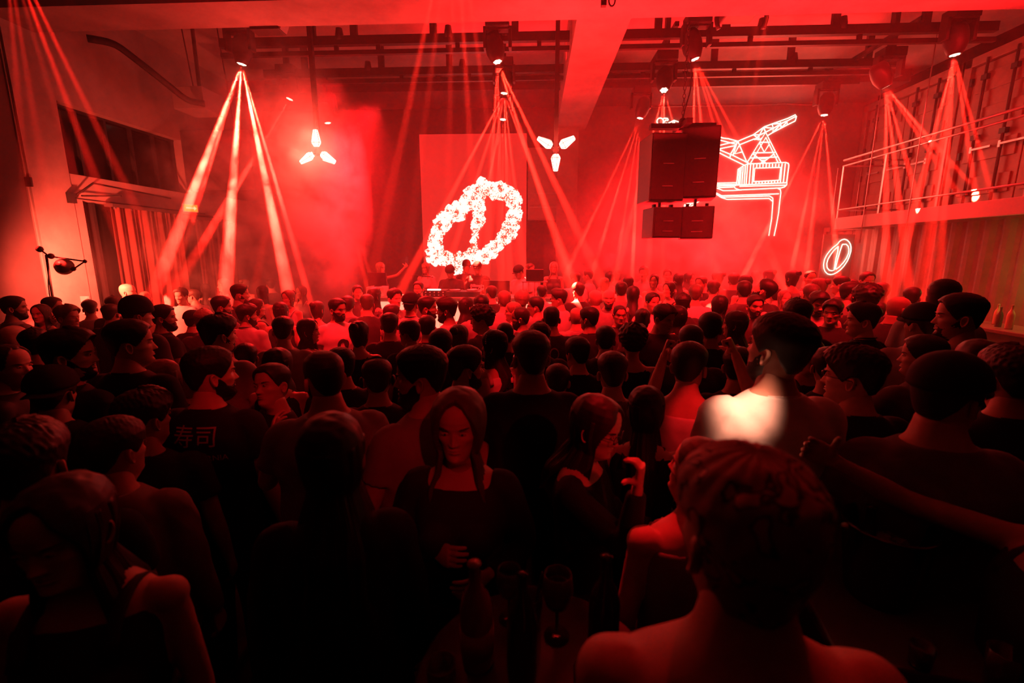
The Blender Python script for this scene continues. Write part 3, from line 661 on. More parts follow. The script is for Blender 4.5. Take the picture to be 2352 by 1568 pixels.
# ---------------------------------------------------------------- moving-head lamps with their beams
lens_m = mat('lens_glow', (1, .8, .7), .3, emit=(1, .75, .5), es=4)
NB = 0
def moving_head(px, py, Y, ends, lab, E=1.0, size=3.0, ztop=None, s=.95, loc=None, aim=None):
    """px,py = where the lens shows; ends = image points the beams run through"""
    global NB
    N = aty(px, py, Y) if loc is None else Vector(loc); zt = ZC
    T = []
    for e in ends:
        ex, ey = e[:2]; dY = e[2] if len(e) > 2 else random.uniform(-.7, .3)
        T.append(aty(ex, ey, Y+dY))
    m = (sum((t-N for t in T), Vector())).normalized() if aim is None else Vector(aim).normalized()
    r = empty('moving_head_light', (N.x, N.y, zt), 0, lab, 'stage light', 'moving head lights hung from the ceiling')
    s = 1.0 if Y > 9.5 else s; L = .36*s; c = N - m*L*.62; cl = c - Vector((N.x, N.y, zt))
    if ztop is None or True:
        b = MB().box(-.17*s, .17*s, -.13*s, .13*s, cl.z+.22*s, cl.z+.36*s); b.build('base', blk, r, bevel=.012)
        MB().box(-.035, .035, -.05, .05, cl.z+.36*s, .0).build('clamp', blk, r)
        for sx in (-1, 1):
            y = MB(); y.box(sx*.185*s-.022, sx*.185*s+.022, cl.y-.07*s, cl.y+.07*s, cl.z-.04, cl.z+.25*s); y.box(min(0, sx*.185*s), max(0, sx*.185*s), -.06*s, .06*s, cl.z+.20*s, cl.z+.24*s); y.build('yoke_arm', blk, r, bevel=.008)
    M = np.array(m.to_track_quat('Z', 'Y').to_matrix())
    pr = [(.001, -L*.5), (.09*s, -L*.48), (.125*s, -L*.32), (.14*s, 0), (.135*s, L*.25), (.10*s, L*.5), (.078*s, L*.62), (.072*s, L*.62), (.068*s, L*.59), (.001, L*.59)]
    MB().lathe(pr, cl, 24, M).build('lamp_head', blk, r, True)
    ln = MB(); u = Vector(M[:, 0]); v = Vector(M[:, 1]); q = Vector((N.x, N.y, N.z)) - Vector((N.x, N.y, zt)) - m*.008
    for k in range(7):
        rr = 0 if k == 6 else .042*s; a = k*math.pi/3; cc = q+u*rr*math.cos(a)+v*rr*math.sin(a); ln.lathe([(.021*s, 0), (.019*s, .006), (.001, .009)], cc, 10, M)
    le = ln.build('lens', lens_m, r, True)
    for i, (e, t) in enumerate(zip(ends, T)):
        sc = e[3] if len(e) > 3 else 1; sz = e[4] if len(e) > 4 else size
        d = (t-N).normalized(); p = N + d*.03
        o = spot('beam', p, p+d, 150000*E*sc*BE*(1 if Y < 5 else (2.6 if px > 600 or sc < .6 else 1)), sz, .45, .012, dif=BD); o.parent = r; o.location = p - r.location; NB += 1
    return r
BE, BD = 1.8, .0035
random.seed(4)
moving_head(555, 148, 7.0, [(405, 540, -.6, 1.6, 3.6), (475, 400, .3, .35, 2.2), (530, 520, -.1, 1.6, 3.6), (512, 640, .3, .4), (640, 560, -.5, 1.5, 3.4), (628, 400, .3, .5, 2.2)], 'moving head lamp with the thick smoky beams, leftmost of those on the near rail', 2.0)
moving_head(665, 228, 8.7, [(525, 460, -.8, 1.2), (630, 420, 0, .4), (672, 420, 0, .3)], 'moving head lamp at the left end of the second rail beside the smoke cloud', .7)
moving_head(753, 283, 10.1, [(800, 480, 0, .9, 2.2), (775, 480, 0, .6, 2.2), (830, 560, 0, .6, 2)], 'small moving head lamp on the farthest rail beside the left three-lamp pendant', .8, 2.4, 5.66)
moving_head(1143, 143, 7.0, [(1128, 400, -.2, .7), (1148, 400, 0, .6), (1235, 420, -.2, 1.3), (1265, 400, -.2, 1.1)], 'moving head lamp on the near rail above the screen logo', .9)
moving_head(1158, 215, 8.7, [(1040, 440, -.3, 1.2), (1085, 440, 0, .8), (1120, 440, .2, .7), (1165, 440, .2, 1), (1185, 450, 0, .8), (1245, 450, -.3, .8)], 'moving head lamp on the second rail, directly below the one over the logo', .9)
moving_head(1155, 275, 10.1, [(1118, 430), (1138, 440, 0, .6), (1155, 440, 0, 1.2), (1175, 440, 0, .8)], 'small moving head lamp on the farthest rail over the screen', .6, 2.2, 5.66)
moving_head(1596, 137, 7.0, [(1588, 560, -.5, 2.0, 2.0), (1622, 400, -.3, 1.4), (1660, 300, .2, .7), (1690, 310, .2, .6), (1650, 320, .2, .5)], 'moving head lamp on the near rail above the hanging loudspeakers', .8, 2.4)
moving_head(1525, 208, 7.9, [(1470, 420, -.5, 1.2), (1525, 560, -1.2, 2.0, 2.2), (1560, 330, -.2, .9), (1500, 480, -.6, .8)], 'moving head lamp hanging between the rails just left of the loudspeakers', .8, 2.4, zR+.05)
moving_head(1470, 272, 10.1, [(1385, 450, 0, .7), (1415, 450, 0, .8), (1440, 460, 0, .7), (1460, 470, 0, .8)], 'small moving head lamp on the farthest rail left of the loudspeakers', .7, 2.2, 5.66)
moving_head(1893, 265, 9.9, [(1800, 450, 0, .9), (1850, 470, 0, .7), (1870, 470, 0, .7), (1912, 480, -.3, 1.2)], 'moving head lamp on the farthest rail right of the crane sign', .8, 2.4, 5.66)
moving_head(2035, 200, 7.9, [(2035, 420, -.3, 1.1), (2058, 400, -.3, 1), (2085, 380, 0, .9), (2120, 300, 0, 1.1), (2150, 340, .3, .9), (2170, 400, 0, .5)], 'moving head lamp in front of the container doors, second from the right', .8, 3.0, zR+.05)
moving_head(2193, 127, 7.0, [(2140, 330, -.3, 1.1), (2168, 330, 0, .9), (2178, 340, 0, .8), (2210, 240, 0, .6), (2228, 260, 0, .5), (2150, 400, 0, .5)], 'moving head lamp at the right end of the near rail by the containers', .8, 2.6)
zf = 5.25
for lx, ly, ends, lab, E in [(10, -147, [(232, 440, .3, .9), (300, 450, .4, .8), (48, 300, .5, .5), (100, 400, .6, .45), (150, 330, .9, .3)], 'moving head lamp near the camera above the left column', .5),
                             (1045, -250, [(905, 400, .6, .9), (960, 400, .8, .4), (1030, 400, 1.2, .5), (1078, 300, 1, 1.0), (1120, 280, 1, .6)], 'moving head lamp near the camera over the middle of the floor', .6),
                             (1810, -210, [(1715, 290, 1, .6), (1670, 320, 1.3, .3)], 'moving head lamp near the camera above the right half', .45)]:
    Y = 4.4 if lx < 100 else 3.9
    moving_head(lx, ly, Y, [(a, b, c, d*1.0, 2.6) for a, b, c, d in ends], lab, E, 2.6, ZC)
# ---------------------------------------------------------------- three-petal pendant lamps
lamp_m = mat('lantern_glass', (1, .9, .8), .3, emit=(1, .92, .72), es=2.2)
def petal_lamp(px, py, Y, rot0, zt, lab, E):
    P = aty(px, py, Y); r = empty('three_petal_pendant', (P.x, P.y, P.z), 0, lab, 'pendant lamp', 'three-petal pendant lamps')
    MB().box(-.03, .03, .03, .09, -.05, zt-P.z).build('pole', blk, r)
    MB().lathe([(.001, -.03), (.05, -.03), (.05, .03), (.001, .03)], (0, .05, 0), 12, rot('X', 90)).build('hub', blk, r)
    S_ = .66
    for k in range(3):
        a = math.radians(rot0+120*k); R = rot('Y', 90-math.degrees(a))  # z axis -> outward direction in the xz plane
        pr = [(.065, .11), (.115, .19), (.055, .46), (.0, .465)]
        m = MB(); q = np.linspace(0, 2*np.pi, 6, endpoint=False)+.3
        rr = [[(rad*math.cos(t), rad*.55*math.sin(t), z) for t in q] for rad, z in [(.02, .105)]+pr[:3]+[(.04, .468)]]
        rr = np.array(rr)*S_; m.rings((np.array(rr)@R.T)); pe = m.build('lamp_petal', lamp_m, r)
        fm = MB(); e = np.array(rr)@R.T
        for t in range(6): fm.tube([e[1][t], e[2][t], e[3][t]], .004, 5)
        fm.tube(list(e[2])+[e[2][0]], .004, 5); fm.build('wire_edge', blk, pe)
        MB().tube([(0, .05, 0), tuple(np.array([0, 0, .11*S_])@R.T)], .01, 6).build('petal_arm', blk, r)
        d = bpy.data.lights.new('petal_light', 'POINT'); d.energy = E; d.color = (1, .045, .025); d.shadow_soft_size = .12; o = bpy.data.objects.new('petal_light', d); C.objects.link(o); o.parent = r
        o.location = tuple(np.array([0, -.12, .28])@R.T) if 0 else Vector(np.array([0, 0, .2])@R.T)+Vector((0, -.14, 0))
    return r
petal_lamp(728, 348, 7.1, 90, ZC, 'glowing three-petal pendant lamp inside the smoke cloud on the left', 62)
petal_lamp(1277, 342, 7.1, -90, ZC, 'glowing three-petal pendant lamp on a black pole in the middle', 26)
# ---------------------------------------------------------------- LED screen with the logo
YS = 11.35
a = aty(963, 308, YS); b = aty(1210, 308, YS)
scr = empty('led_screen', ((a.x+b.x)/2, YS, 0), 0, 'tall red LED screen with the white bubbly split-oval logo behind the booth', 'screen')
hw = (b.x-a.x)/2
MB().box(-hw-.01, hw+.01, 0, .15, .85, a.z).build('screen_cabinet', blk, scr)
MB().box(-hw, hw, -.012, -.002, .87, a.z-.01).build('screen_panel', mat('screen_red', (.02, .005, .005), .4, emit=(1.0, .03, .022), es=.5), scr)
LP = [(955, 95), (880, 215), (870, 330), (890, 450), (865, 600), (880, 690), (845, 800), (835, 900), (800, 980), (820, 1080), (800, 1170)]
OUT = [(940, 160), (1050, 170), (1150, 180), (1250, 180), (1330, 230), (1400, 300), (1455, 390), (1460, 480), (1420, 560), (1430, 640), (1390, 720), (1350, 800), (1330, 880), (1270, 950), (1200, 1030), (1130, 1100), (1090, 1170), (1000, 1180), (960, 1260), (850, 1230), (760, 1210), (700, 1290), (600, 1240), (590, 1370), (480, 1280), (400, 1250), (330, 1290), (280, 1200), (200, 1230), (220, 1130), (170, 1100), (220, 1020), (180, 900), (230, 860), (290, 800), (260, 720), (350, 700), (340, 600), (420, 600), (480, 520), (560, 560), (560, 450), (640, 450), (700, 400), (760, 300), (800, 210), (880, 160)]
random.seed(9)
def z5(x, y): return aty(970+x/6.817, 410+y/6.817, YS)
lm = MB(); nd = 0
def disc(x, y, r):
    global nd
    c = z5(x, y) - scr.location; R = r/6.817/FPX*YS; n = 12; ph = random.random()*6
    yy = -.014-.00012*nd; nd += 1
    V = [(c.x+R*(1+.16*math.sin(3*t+ph)+.10*math.sin(7*t+ph*2))*math.cos(t), yy, c.z+R*(1+.14*math.cos(4*t+ph))*math.sin(t)) for t in np.linspace(0, 2*np.pi, n*2, endpoint=False)]
    lm.add(V+[(c.x, yy, c.z)], [(k, (k+1) % (2*n), 2*n) for k in range(2*n)])
for path, w in ((OUT+OUT[:1], 112), (LP, 98)):
    for (x0, y0), (x1, y1) in zip(path, path[1:]):
        n = max(1, int(math.hypot(x1-x0, y1-y0)/38))
        for k in range(n):
            t = k/n; x = x0+(x1-x0)*t; y = y0+(y1-y0)*t; ww = w*(.62 if path is LP and y > 760 else 1)
            for q in range(4): disc(x+random.uniform(-.55, .55)*ww, y+random.uniform(-.55, .55)*ww, random.uniform(.38, .8)*ww)
lg = lm.build('screen_logo', None, scr)
m = mat('logo_white', (.02, .01, .01), .5, emit=(1, .86, .72), es=1.0); lg.data.materials.append(m); nt = m.node_tree
tc = nt.nodes.new('ShaderNodeTexCoord'); vo = nt.nodes.new('ShaderNodeTexVoronoi'); vo.inputs['Scale'].default_value = 22; n1 = nt.nodes.new('ShaderNodeTexNoise'); n1.inputs['Scale'].default_value = 34; n1.inputs['Detail'].default_value = 3
n2 = nt.nodes.new('ShaderNodeTexNoise'); n2.inputs['Scale'].default_value = 7
for n in (vo, n1, n2): nt.links.new(tc.outputs['Object'], n.inputs['Vector'])
mu = nt.nodes.new('ShaderNodeMath'); mu.operation = 'MULTIPLY'; nt.links.new(n1.outputs[0], mu.inputs[0]); nt.links.new(n2.outputs[0], mu.inputs[1])
cr = nt.nodes.new('ShaderNodeValToRGB'); cr.color_ramp.elements[0].position = .275; cr.color_ramp.elements[0].color = (1.0, .86, .70, 1); cr.color_ramp.elements[1].position = .31; cr.color_ramp.elements[1].color = (.75, .05, .02, 1)
nt.links.new(mu.outputs[0], cr.inputs[0]); nt.links.new(cr.outputs[0], nt.nodes['Principled BSDF'].inputs['Emission Color']); nt.nodes['Principled BSDF'].inputs['Emission Strength'].default_value = 1.3
o = area('screen_light', (scr.location.x, YS-.05, 2.9), (scr.location.x, 0, 2.6), 25, 2*hw, 3.4)
# ---------------------------------------------------------------- neon crane sign
neon = mat('neon_tube', (1, .8, .7), .3, emit=(1, .82, .6), es=2.2)
YN = 11.585
cr_ = empty('neon_crane_sign', tuple(aty(1730, 400, YN)), 0, 'glowing neon outline of a harbour crane on the back wall', 'neon sign')
def tubes(root, name, lines, ox, oy, sc, Y, r=.011):
    for ln in lines:
        p = [aty(ox+x/sc, oy+y/sc, Y)-root.location for x, y in ln]
        if len(p) > 2 and len(p) < 40: q = p
        else: q = p
        MB().tube([tuple(v) for v in q], r, 6).build(name, neon, root, True)
S1 = [[(150, 635), (320, 700), (450, 715), (680, 775), (1050, 620), (1310, 430), (1500, 360), (1880, 225), (2060, 140), (2085, 180), (2055, 290), (1930, 350), (1700, 470), (1510, 570), (1400, 635)],
      [(150, 710), (290, 760), (640, 850)], [(210, 680), (140, 775)], [(135, 900), (490, 815), (680, 780)], [(200, 965), (620, 880)], [(135, 940), (560, 1115), (940, 1305)], [(135, 1005), (480, 1180), (830, 1350)],
      [(680, 780), (500, 1090), (490, 1170)], [(660, 800), (560, 1110)], [(700, 890), (600, 1080), (770, 1035)], [(680, 780), (890, 1270)], [(720, 860), (1070, 720), (1190, 740), (1260, 695)],
      [(1050, 620), (1190, 725), (1190, 620), (1050, 625)], [(1080, 740), (1200, 630), (1350, 555), (1540, 460), (1720, 350), (1860, 290), (2060, 185)], [(1300, 440), (1190, 640)], [(1300, 440), (1340, 555)],
      [(1310, 445), (1530, 460), (1500, 370)], [(1500, 365), (1720, 345), (1850, 290)], [(1530, 460), (1515, 560), (1700, 375), (1705, 465), (1860, 310), (1865, 390)], [(1550, 545), (1690, 380)], [(1700, 320), (1720, 450)], [(1720, 455), (1850, 320)],
      [(900, 1290), (1345, 560), (1710, 1280)], [(985, 1300), (1350, 685), (1640, 1280)], [(1210, 800), (1440, 800)], [(1200, 820), (1310, 1040), (1430, 850)], [(1060, 1055), (1560, 1045)], [(980, 1180), (1620, 1155)], [(1040, 1075), (1290, 1280), (1540, 1085)], [(1230, 1190), (1360, 1190)], [(1240, 1240), (1340, 1240)], [(1240, 1285), (1340, 1285)]]
tubes(cr_, 'crane_boom_tube', S1, 1630, 250, 10.4545, YN)
S2 = [[(540, 470), (570, 160), (700, 80), (760, 55), (1520, 25), (1575, 45), (1585, 90), (1540, 430)], [(575, 470), (600, 160)], [(605, 470), (630, 140)], [(645, 465), (670, 120)], [(690, 465), (715, 90)], [(730, 460), (760, 65)], [(790, 455), (820, 60)], [(850, 450), (880, 60)],
      [(880, 410), (905, 140), (1420, 125), (1390, 380), (880, 410)], [(1415, 420), (1450, 50)], [(1475, 420), (1515, 50)]]
S2 += [[(x, 130), (x+5, 55)] for x in range(940, 1420, 63)] + [[(x, 445), (x+4, 395)] for x in range(925, 1400, 62)]
S2 += [[(80, 440), (540, 430)], [(80, 470), (550, 465)], [(490, 500), (540, 480), (1550, 430), (1545, 470), (1500, 515), (1430, 535), (600, 575), (520, 545), (490, 520), (490, 500)], [(600, 505), (1520, 480)], [(80, 510), (270, 590), (500, 585), (640, 575)], [(80, 500), (480, 490)], [(170, 530), (470, 520)],
       [(1370, 545), (1415, 570), (1425, 630), (1400, 830), (1380, 1030), (1340, 1260), (1290, 1495)], [(75, 605), (240, 690), (900, 670), (1385, 652)], [(75, 630), (260, 720), (1200, 695), (1265, 740), (1265, 830), (1240, 1150), (1185, 1490)], [(80, 625), (230, 725), (350, 765), (1190, 745), (1255, 800)]]
tubes(cr_, 'crane_cab_tube', S2, 1630, 370, 8.709, YN)
S3 = [[(590+78*math.cos(t), 300+82*math.sin(t)) for t in np.linspace(0, 6.28, 17)], [(650, 240), (700, 220), (770, 230), (785, 265), (760, 280), (730, 260), (690, 310), (670, 340), (820, 415), (950, 410), (720, 340)], [(790, 340), (920, 275), (1080, 325), (960, 410)], [(900, 290), (890, 400)], [(940, 290), (920, 400)],
      [(1080, 325), (1940, 640)], [(960, 410), (1930, 900)]]
tubes(cr_, 'crane_hook_tube', S3, 1460, 250, 10.455, YN)
S4 = [[(1240, 520), (1380, 330), (1640, 300)], [(1270, 520), (1330, 340)], [(1300, 510), (1500, 330)], [(1330, 500), (1640, 305), (2100, 20)], [(1240, 520), (1160, 690), (1100, 940), (980, 1250)], [(1270, 520), (1175, 740), (1140, 880), (1010, 1250)], [(990, 1040), (1040, 960), (1110, 950)], [(1000, 1080), (1100, 950)]]
tubes(cr_, 'crane_leg_tube', S4, 1460, 440, 11.76, YN)
area('neon_crane_light', (cr_.location.x-.3, YN-.16, 3.9), (cr_.location.x-.3, 0, 3.2), 130, 2.2, 2.2, (1, .09, .05))
# small neon logo on its hanging board
YL = 10.3
sg = empty('neon_logo_sign', tuple(aty(1925, 590, YL)), 0, 'small neon split-oval logo on a slatted board hung from the balcony', 'neon sign')
p0 = aty(1895, 538, YL)-sg.location; p1 = aty(1967, 533, YL)-sg.location; bz = (aty(1925, 642, YL)-sg.location).z
bd = MB().box(p0.x, p1.x, .03, .05, bz, p0.z)
for k in range(18): zz = bz+(p0.z-bz)*(k+.2)/18; bd.box(p0.x, p1.x, .018, .03, zz, zz+.02)
bd.build('slatted_board', mat('board', (.35, .3, .28), .6), sg)
O4 = [[(700, 400), (760, 320), (830, 270), (910, 250), (990, 275), (1050, 335), (1090, 400), (1108, 500), (1100, 620), (1060, 760), (1000, 900), (900, 1050), (800, 1160), (680, 1250), (580, 1300), (490, 1315), (400, 1290), (330, 1220), (290, 1120), (285, 1000), (310, 860), (380, 720), (480, 590), (580, 490), (700, 400)],
      [(725, 465), (600, 580), (500, 710), (420, 840), (380, 980), (390, 1100), (450, 1180), (530, 1200), (600, 1180), (650, 860), (710, 620), (725, 465)], [(850, 405), (960, 400), (1020, 460), (1045, 560), (1030, 680), (970, 820), (880, 950), (760, 1080), (650, 1160), (640, 1120), (700, 880), (780, 600), (850, 405)]]
tubes(sg, 'logo_tube', O4, 1870, 530, 13.067, YL, .010)
for xx, zt2 in ((p0.x+.12, 1.9), (p1.x-.05, 2.0)): MB().tube([(xx, .04, p0.z), (xx, .04, 3.85-sg.location.z)], .006, 5).build('hanging_chain', steel, sg, True)
area('neon_logo_light', (sg.location.x, YL-.1, sg.location.z), (sg.location.x, 0, 1.8), 7, .5, .8, (1, .1, .06))
# ---------------------------------------------------------------- hanging loudspeakers
spk_m = mat('speaker_grille', (.035, .033, .035), .6, bump=.002, bscale=260)
def speaker(x, y, z, rz, w, h, d, name, lab, grp, horn=False):
    r = empty(name, (x, y, z), math.radians(rz), lab, 'loudspeaker', grp)
    MB().box(-w/2, w/2, -d/2, d/2, -h/2, h/2).build('cabinet', mat('speaker_black', (.03, .028, .03), .55, bump=.001, bscale=90), r, bevel=.012)
    MB().box(-w/2+.02, w/2-.02, -d/2-.012, -d/2, -h/2+.02, h/2-.02).build('grille', spk_m, r)
    for zz in (-.28, .05): MB().box(-.07, .07, -d/2-.02, -d/2-.01, zz*h-.006, zz*h+.006).build('handle_slot', steel, r)
    for sx in (-1, 1): MB().box(sx*w*.3-.02, sx*w*.3+.02, -.03, .03, h/2, h/2+.05).build('bracket', blk, r)
    return r
YP = 6.55
A = aty(1518, 388, YP); Bp = aty(1604, 380, YP)
speaker(A.x, YP, A.z-.02, 6, .46, .84, .5, 'loudspeaker', 'large black hanging loudspeaker, left of the upper pair', 'hanging loudspeakers')
speaker(Bp.x, YP+.02, Bp.z, -14, .46, .88, .5, 'loudspeaker', 'large black hanging loudspeaker, right of the upper pair', 'hanging loudspeakers')
A2 = aty(1519, 513, YP); B2 = aty(1598, 513, YP)
speaker(A2.x, YP, A2.z, 8, .40, .40, .4, 'loudspeaker', 'small square loudspeaker hung below the left large one', 'hanging loudspeakers')
speaker(B2.x, YP, B2.z, -14, .41, .42, .4, 'loudspeaker', 'small square loudspeaker hung below the right large one', 'hanging loudspeakers')
fr = empty('speaker_rigging', ((A.x+Bp.x)/2, YP, A.z+.5), 0, 'black chain hoist rigging holding up the loudspeakers', 'rigging')
MB().box(-.42, .42, -.06, .06, .0, .06).box(-.04, .04, -.3, .3, .0, .06).build('fly_bar', blk, fr)
ch = MB(); zt = ZB-(A.z+.5)
for k in range(int(zt/.05)):
    t = np.linspace(0, 2*np.pi, 9)[:-1]; c = k % 2
    ch.tube([(.018*math.cos(q)*(1-c), .018*math.cos(q)*c, .1+.05*k+.032*math.sin(q)) for q in t], .005, 5, True)
o = ch.build('chain', blk, fr, True); MB().ball((0, 0, .09), .05, 8).build('hook', blk, fr, True)
MB().tube(lerp_path([(.05, 0, zt*.7), (.12, .1, zt*.45), (.03, .05, zt*.2), (0, 0, .1)], 12), .008, 6).build('cable', blk, fr, True)
for sx in (-1, 1):
    MB().box(sx*.24-.015, sx*.24+.015, -.02, .02, -1.3, -.85).build('drop_strap', blk, fr)
# ---------------------------------------------------------------- back wall items
c0 = aty(1213, 340, 11.4); c1 = aty(1283, 505, 11.4)
wc = empty('wall_vent_unit', ((c0.x+c1.x)/2, 11.45, c1.z), 0, 'tall grey vent cabinet on the back wall right of the screen', 'vent'); ww = (c1.x-c0.x)/2; hh = c0.z-c1.z
MB().box(-ww, ww, -.1, .14, 0, hh).build('casing', mat('vent_paint', (.4, .36, .35), .6), wc, bevel=.01)
for k, (za, zb) in enumerate(((.03, .30), (.34, .62))):
    MB().box(-ww+.04, ww-.04, -.13, -.1, za, zb).build('louvre_panel', MATS['vent_paint'], wc, bevel=.008)
    MB().box(-ww+.04, ww-.04, -.15, -.13, zb-.02, zb).build('panel_lip', steel, wc)
for i, (px, py) in enumerate(((1683, 205), (1852, 205))):  # rings built for arcs of reflected light on the wall
    P = aty(px, py, 11.5); MB_ = MB().lathe([(.17, 0), (.20, .02), (.20, .07), (.17, .09), (.15, .07), (.001, .06)], P, 28, rot('X', 90)); tag(MB_.build('round_vent', rustred, None, True), ['round duct cap high on the back wall, left one above the crane sign', 'round duct cap high on the back wall, right one above the crane sign'][i], 'vent', 'round vents on the back wall')
# cable tray arm, box and duct at the upper left
tag(MB().tube(lerp_path([aty(200, 88, 6.6), aty(262, 98, 6.8), aty(310, 135, 7.0), aty(380, 190, 7.3), aty(430, 232, 7.6), aty(470, 238, 7.7)], 20), .05, 8).build('flexible_duct', blk, None, True), 'black flexible duct sagging from the cross beam at the upper left', 'duct')
P = aty(462, 235, 8.0); u = empty('ceiling_unit', tuple(P), 0, 'grey box unit hanging high beside the left wall', 'air unit')
MB().box(-.3, .22, -.25, .25, -.17, .17).build('casing', mat('unit_paint', (.3, .27, .26), .6), u, bevel=.01); MB().box(-.02, .02, -.02, .02, .17, ZC-P.z).build('hanger', blk, u)
for i, (px, py) in enumerate(((418, 80), (500, 85))): q = aty(px, py, 7.9); tag(MB().tube([(q.x, q.y, ZC), (q.x+.1, q.y, 4.3 if i else 4.6)], .01, 5).build('hanging_wire', blk), ['thin black wire hanging beside the grey box unit at the left', 'thin black wire hanging from the left end of the near rail'][i], 'wire')
P = aty(640, 80, 6.6); P.y = 6.4; fl = empty('flood_light', tuple(P), 0, 'small black flood light under the cross beam, left of centre', 'flood light'); MB().box(-.22, .16, -.1, .1, -.06, .1).build('housing', blk, fl, bevel=.01); MB().box(.12, .2, -.08, .08, -.04, .08, rot('Y', 25)).build('reflector', steel, fl); MB().box(-.02, .02, -.02, .02, .1, ZC-P.z).build('bracket', blk, fl)
P = aty(1695, 55, 6.75); fl = empty('projector', tuple(P), 0, 'dark box projector hanging behind the cross beam on the right', 'projector'); MB().box(-.2, .2, -.16, .16, .06, .18).build('casing', mat('projector_case', (.12, .11, .11), .5), fl, bevel=.02); MB().lathe([(.07, 0), (.07, .08), (.05, .09), (.001, .07)], (-.1, -.25, .06), 16, rot('X', 90)).build('lens', blk, fl, True)
for sx in (-1, 1): MB().tube(lerp_path([(sx*.25, -.1, .16), (sx*.34, -.1, .05), (sx*.28, -.1, -.1)], 6), .03, 6).build('cage_arm', blk, fl, True)
# shackle and padlock block on the cross beam
P = aty(1386, 16, 5.7); hk = empty('beam_hook', (P.x, 5.69, ZB-.0), 0, 'black hook and block hanging from the cross beam', 'hook')
MB().box(-.03, .03, -.03, .03, -.16, 0).build('block', blk, hk, bevel=.005); t = np.linspace(0, 2*np.pi, 14)[:-1]
MB().tube([(.09+.035*math.cos(q), 0, -.10+.06*math.sin(q)) for q in t], .009, 6, True).build('ring', blk, hk, True); MB().tube([(.09, 0, -.04), (.11, 0, .0)], .008, 6).build('link', blk, hk)
# spot sensors under the ceiling
for i, (px, py) in enumerate(((851, 60), (1790, 33))): P = aty(px, py, 6.7); tag(MB().lathe([(.001, 0), (.06, .0), (.07, .03), (.07, .05), (.001, .05)], (P.x, P.y, ZC-.05), 16).build('smoke_detector', mat('white_plastic', .7, .4), None, True), ['white smoke detector under the ceiling left of the middle', 'white smoke detector under the ceiling right of the long beam'][i], 'detector')
# ---------------------------------------------------------------- left side
cm = mat('curtain_velvet', (.15, .07, .06), .9, bump=.002, bscale=80, spec=.2)
def curtain(y0, y1, z0, z1, lab, seed):
    n = int((y1-y0)*70); ys = np.linspace(y0, y1, n); rows = np.linspace(z1, z0, 8); V = []
    for k, z in enumerate(rows):
        a = .055*(.45+.55*k/7); V.append([(XL+.13+a*math.sin(y*26+1.2*math.sin(y*7+seed))+.02*math.sin(y*61+k*.2), y+.01*math.sin(y*40)*k/7, z) for y in ys])
    A = np.array(V); B_ = A.copy(); B_[..., 0] -= .012; mb = MB(); mb.add(A.reshape(-1, 3), grid_faces(8, n, False)); mb.add(B_.reshape(-1, 3), [f[::-1] for f in grid_faces(8, n, False)])
    r = empty('curtain', (0, 0, 0), 0, lab, 'curtain', 'curtains on the left wall'); mb.build('fabric', cm, r, True); MB().box(XL+.05, XL+.19, y0-.02, y1+.02, z1, z1+.05).build('curtain_track', MATS['dark_paint'], r)
    for y in np.arange(y0+.05, y1, .3): MB().box(XL+.09, XL+.15, y, y+.012, z1-.03, z1).build('hook', steel, r)
curtain(6.92, 8.28, .05, 2.80, 'dark red pleated curtain nearest the column on the left wall', 1)
curtain(8.66, 9.75, .05, 2.74, 'dark red pleated curtain farther along the left wall, beyond the lit gap', 4)
g = aty(1, 1, 8); tag(MB().box(XL-.16, XL-.13, 8.36, 8.56, 1.5, 2.45).build('lit_poster', mat('poster_light', (.6, .5, .5), .5, emit=(1, .3, .2), es=.7)), 'pale lit panel in the gap between the two curtains', 'poster')  # emissive panel stands for window light in the gap
aw = empty('awning_arm', (XL+.05, 6.62, 2.92), 0, 'black folding awning arm and bar above the near curtain', 'awning arm')
MB().tube([(.0, -.05, .0), (.55, 0, .0)], .012, 6).build('cross_bar', blk, aw); MB().tube([(.0, -.2, -.05), (.16, .0, .18), (.1, 1.5, .14)], .014, 6).build('folding_arm', blk, aw); MB().box(-.02, .05, -.26, -.18, -.12, .02).build('wall_bracket', blk, aw); MB().tube([(.05, -.2, -.05), (.12, 2.3, -.06)], .01, 6).build('front_bar', blk, aw)
P = aty(64, 418, 5.92); o = MB().box(P.x-.07, P.x+.07, 5.895, 5.92, P.z-.06, P.z+.06).build('wall_socket', blk, bevel=.005); tag(o, 'small black square socket plate on the concrete column', 'socket')
ex = empty('exit_sign', tuple(aty(437, 478, 8.45)), math.radians(60), 'small green and yellow lit exit sign near the left wall', 'exit sign')
MB().box(-.12, .12, -.02, .02, -.07, .07).build('housing', mat('white_plastic', .7, .4), ex); MB().box(-.11, .11, -.025, -.02, -.06, .06).build('lit_face', mat('exit_green', (.1, .3, .1), .4, emit=(.55, .38, .03), es=.8), ex); MB().box(-.08, .06, -.03, -.026, -.012, .014).add([(.05, -.03, .04), (.05, -.03, -.04), (.095, -.03, 0)], [(0, 1, 2)]).build('arrow', mat('arrow_white', .8, .4, emit=(.9, .8, .4), es=.8), ex)
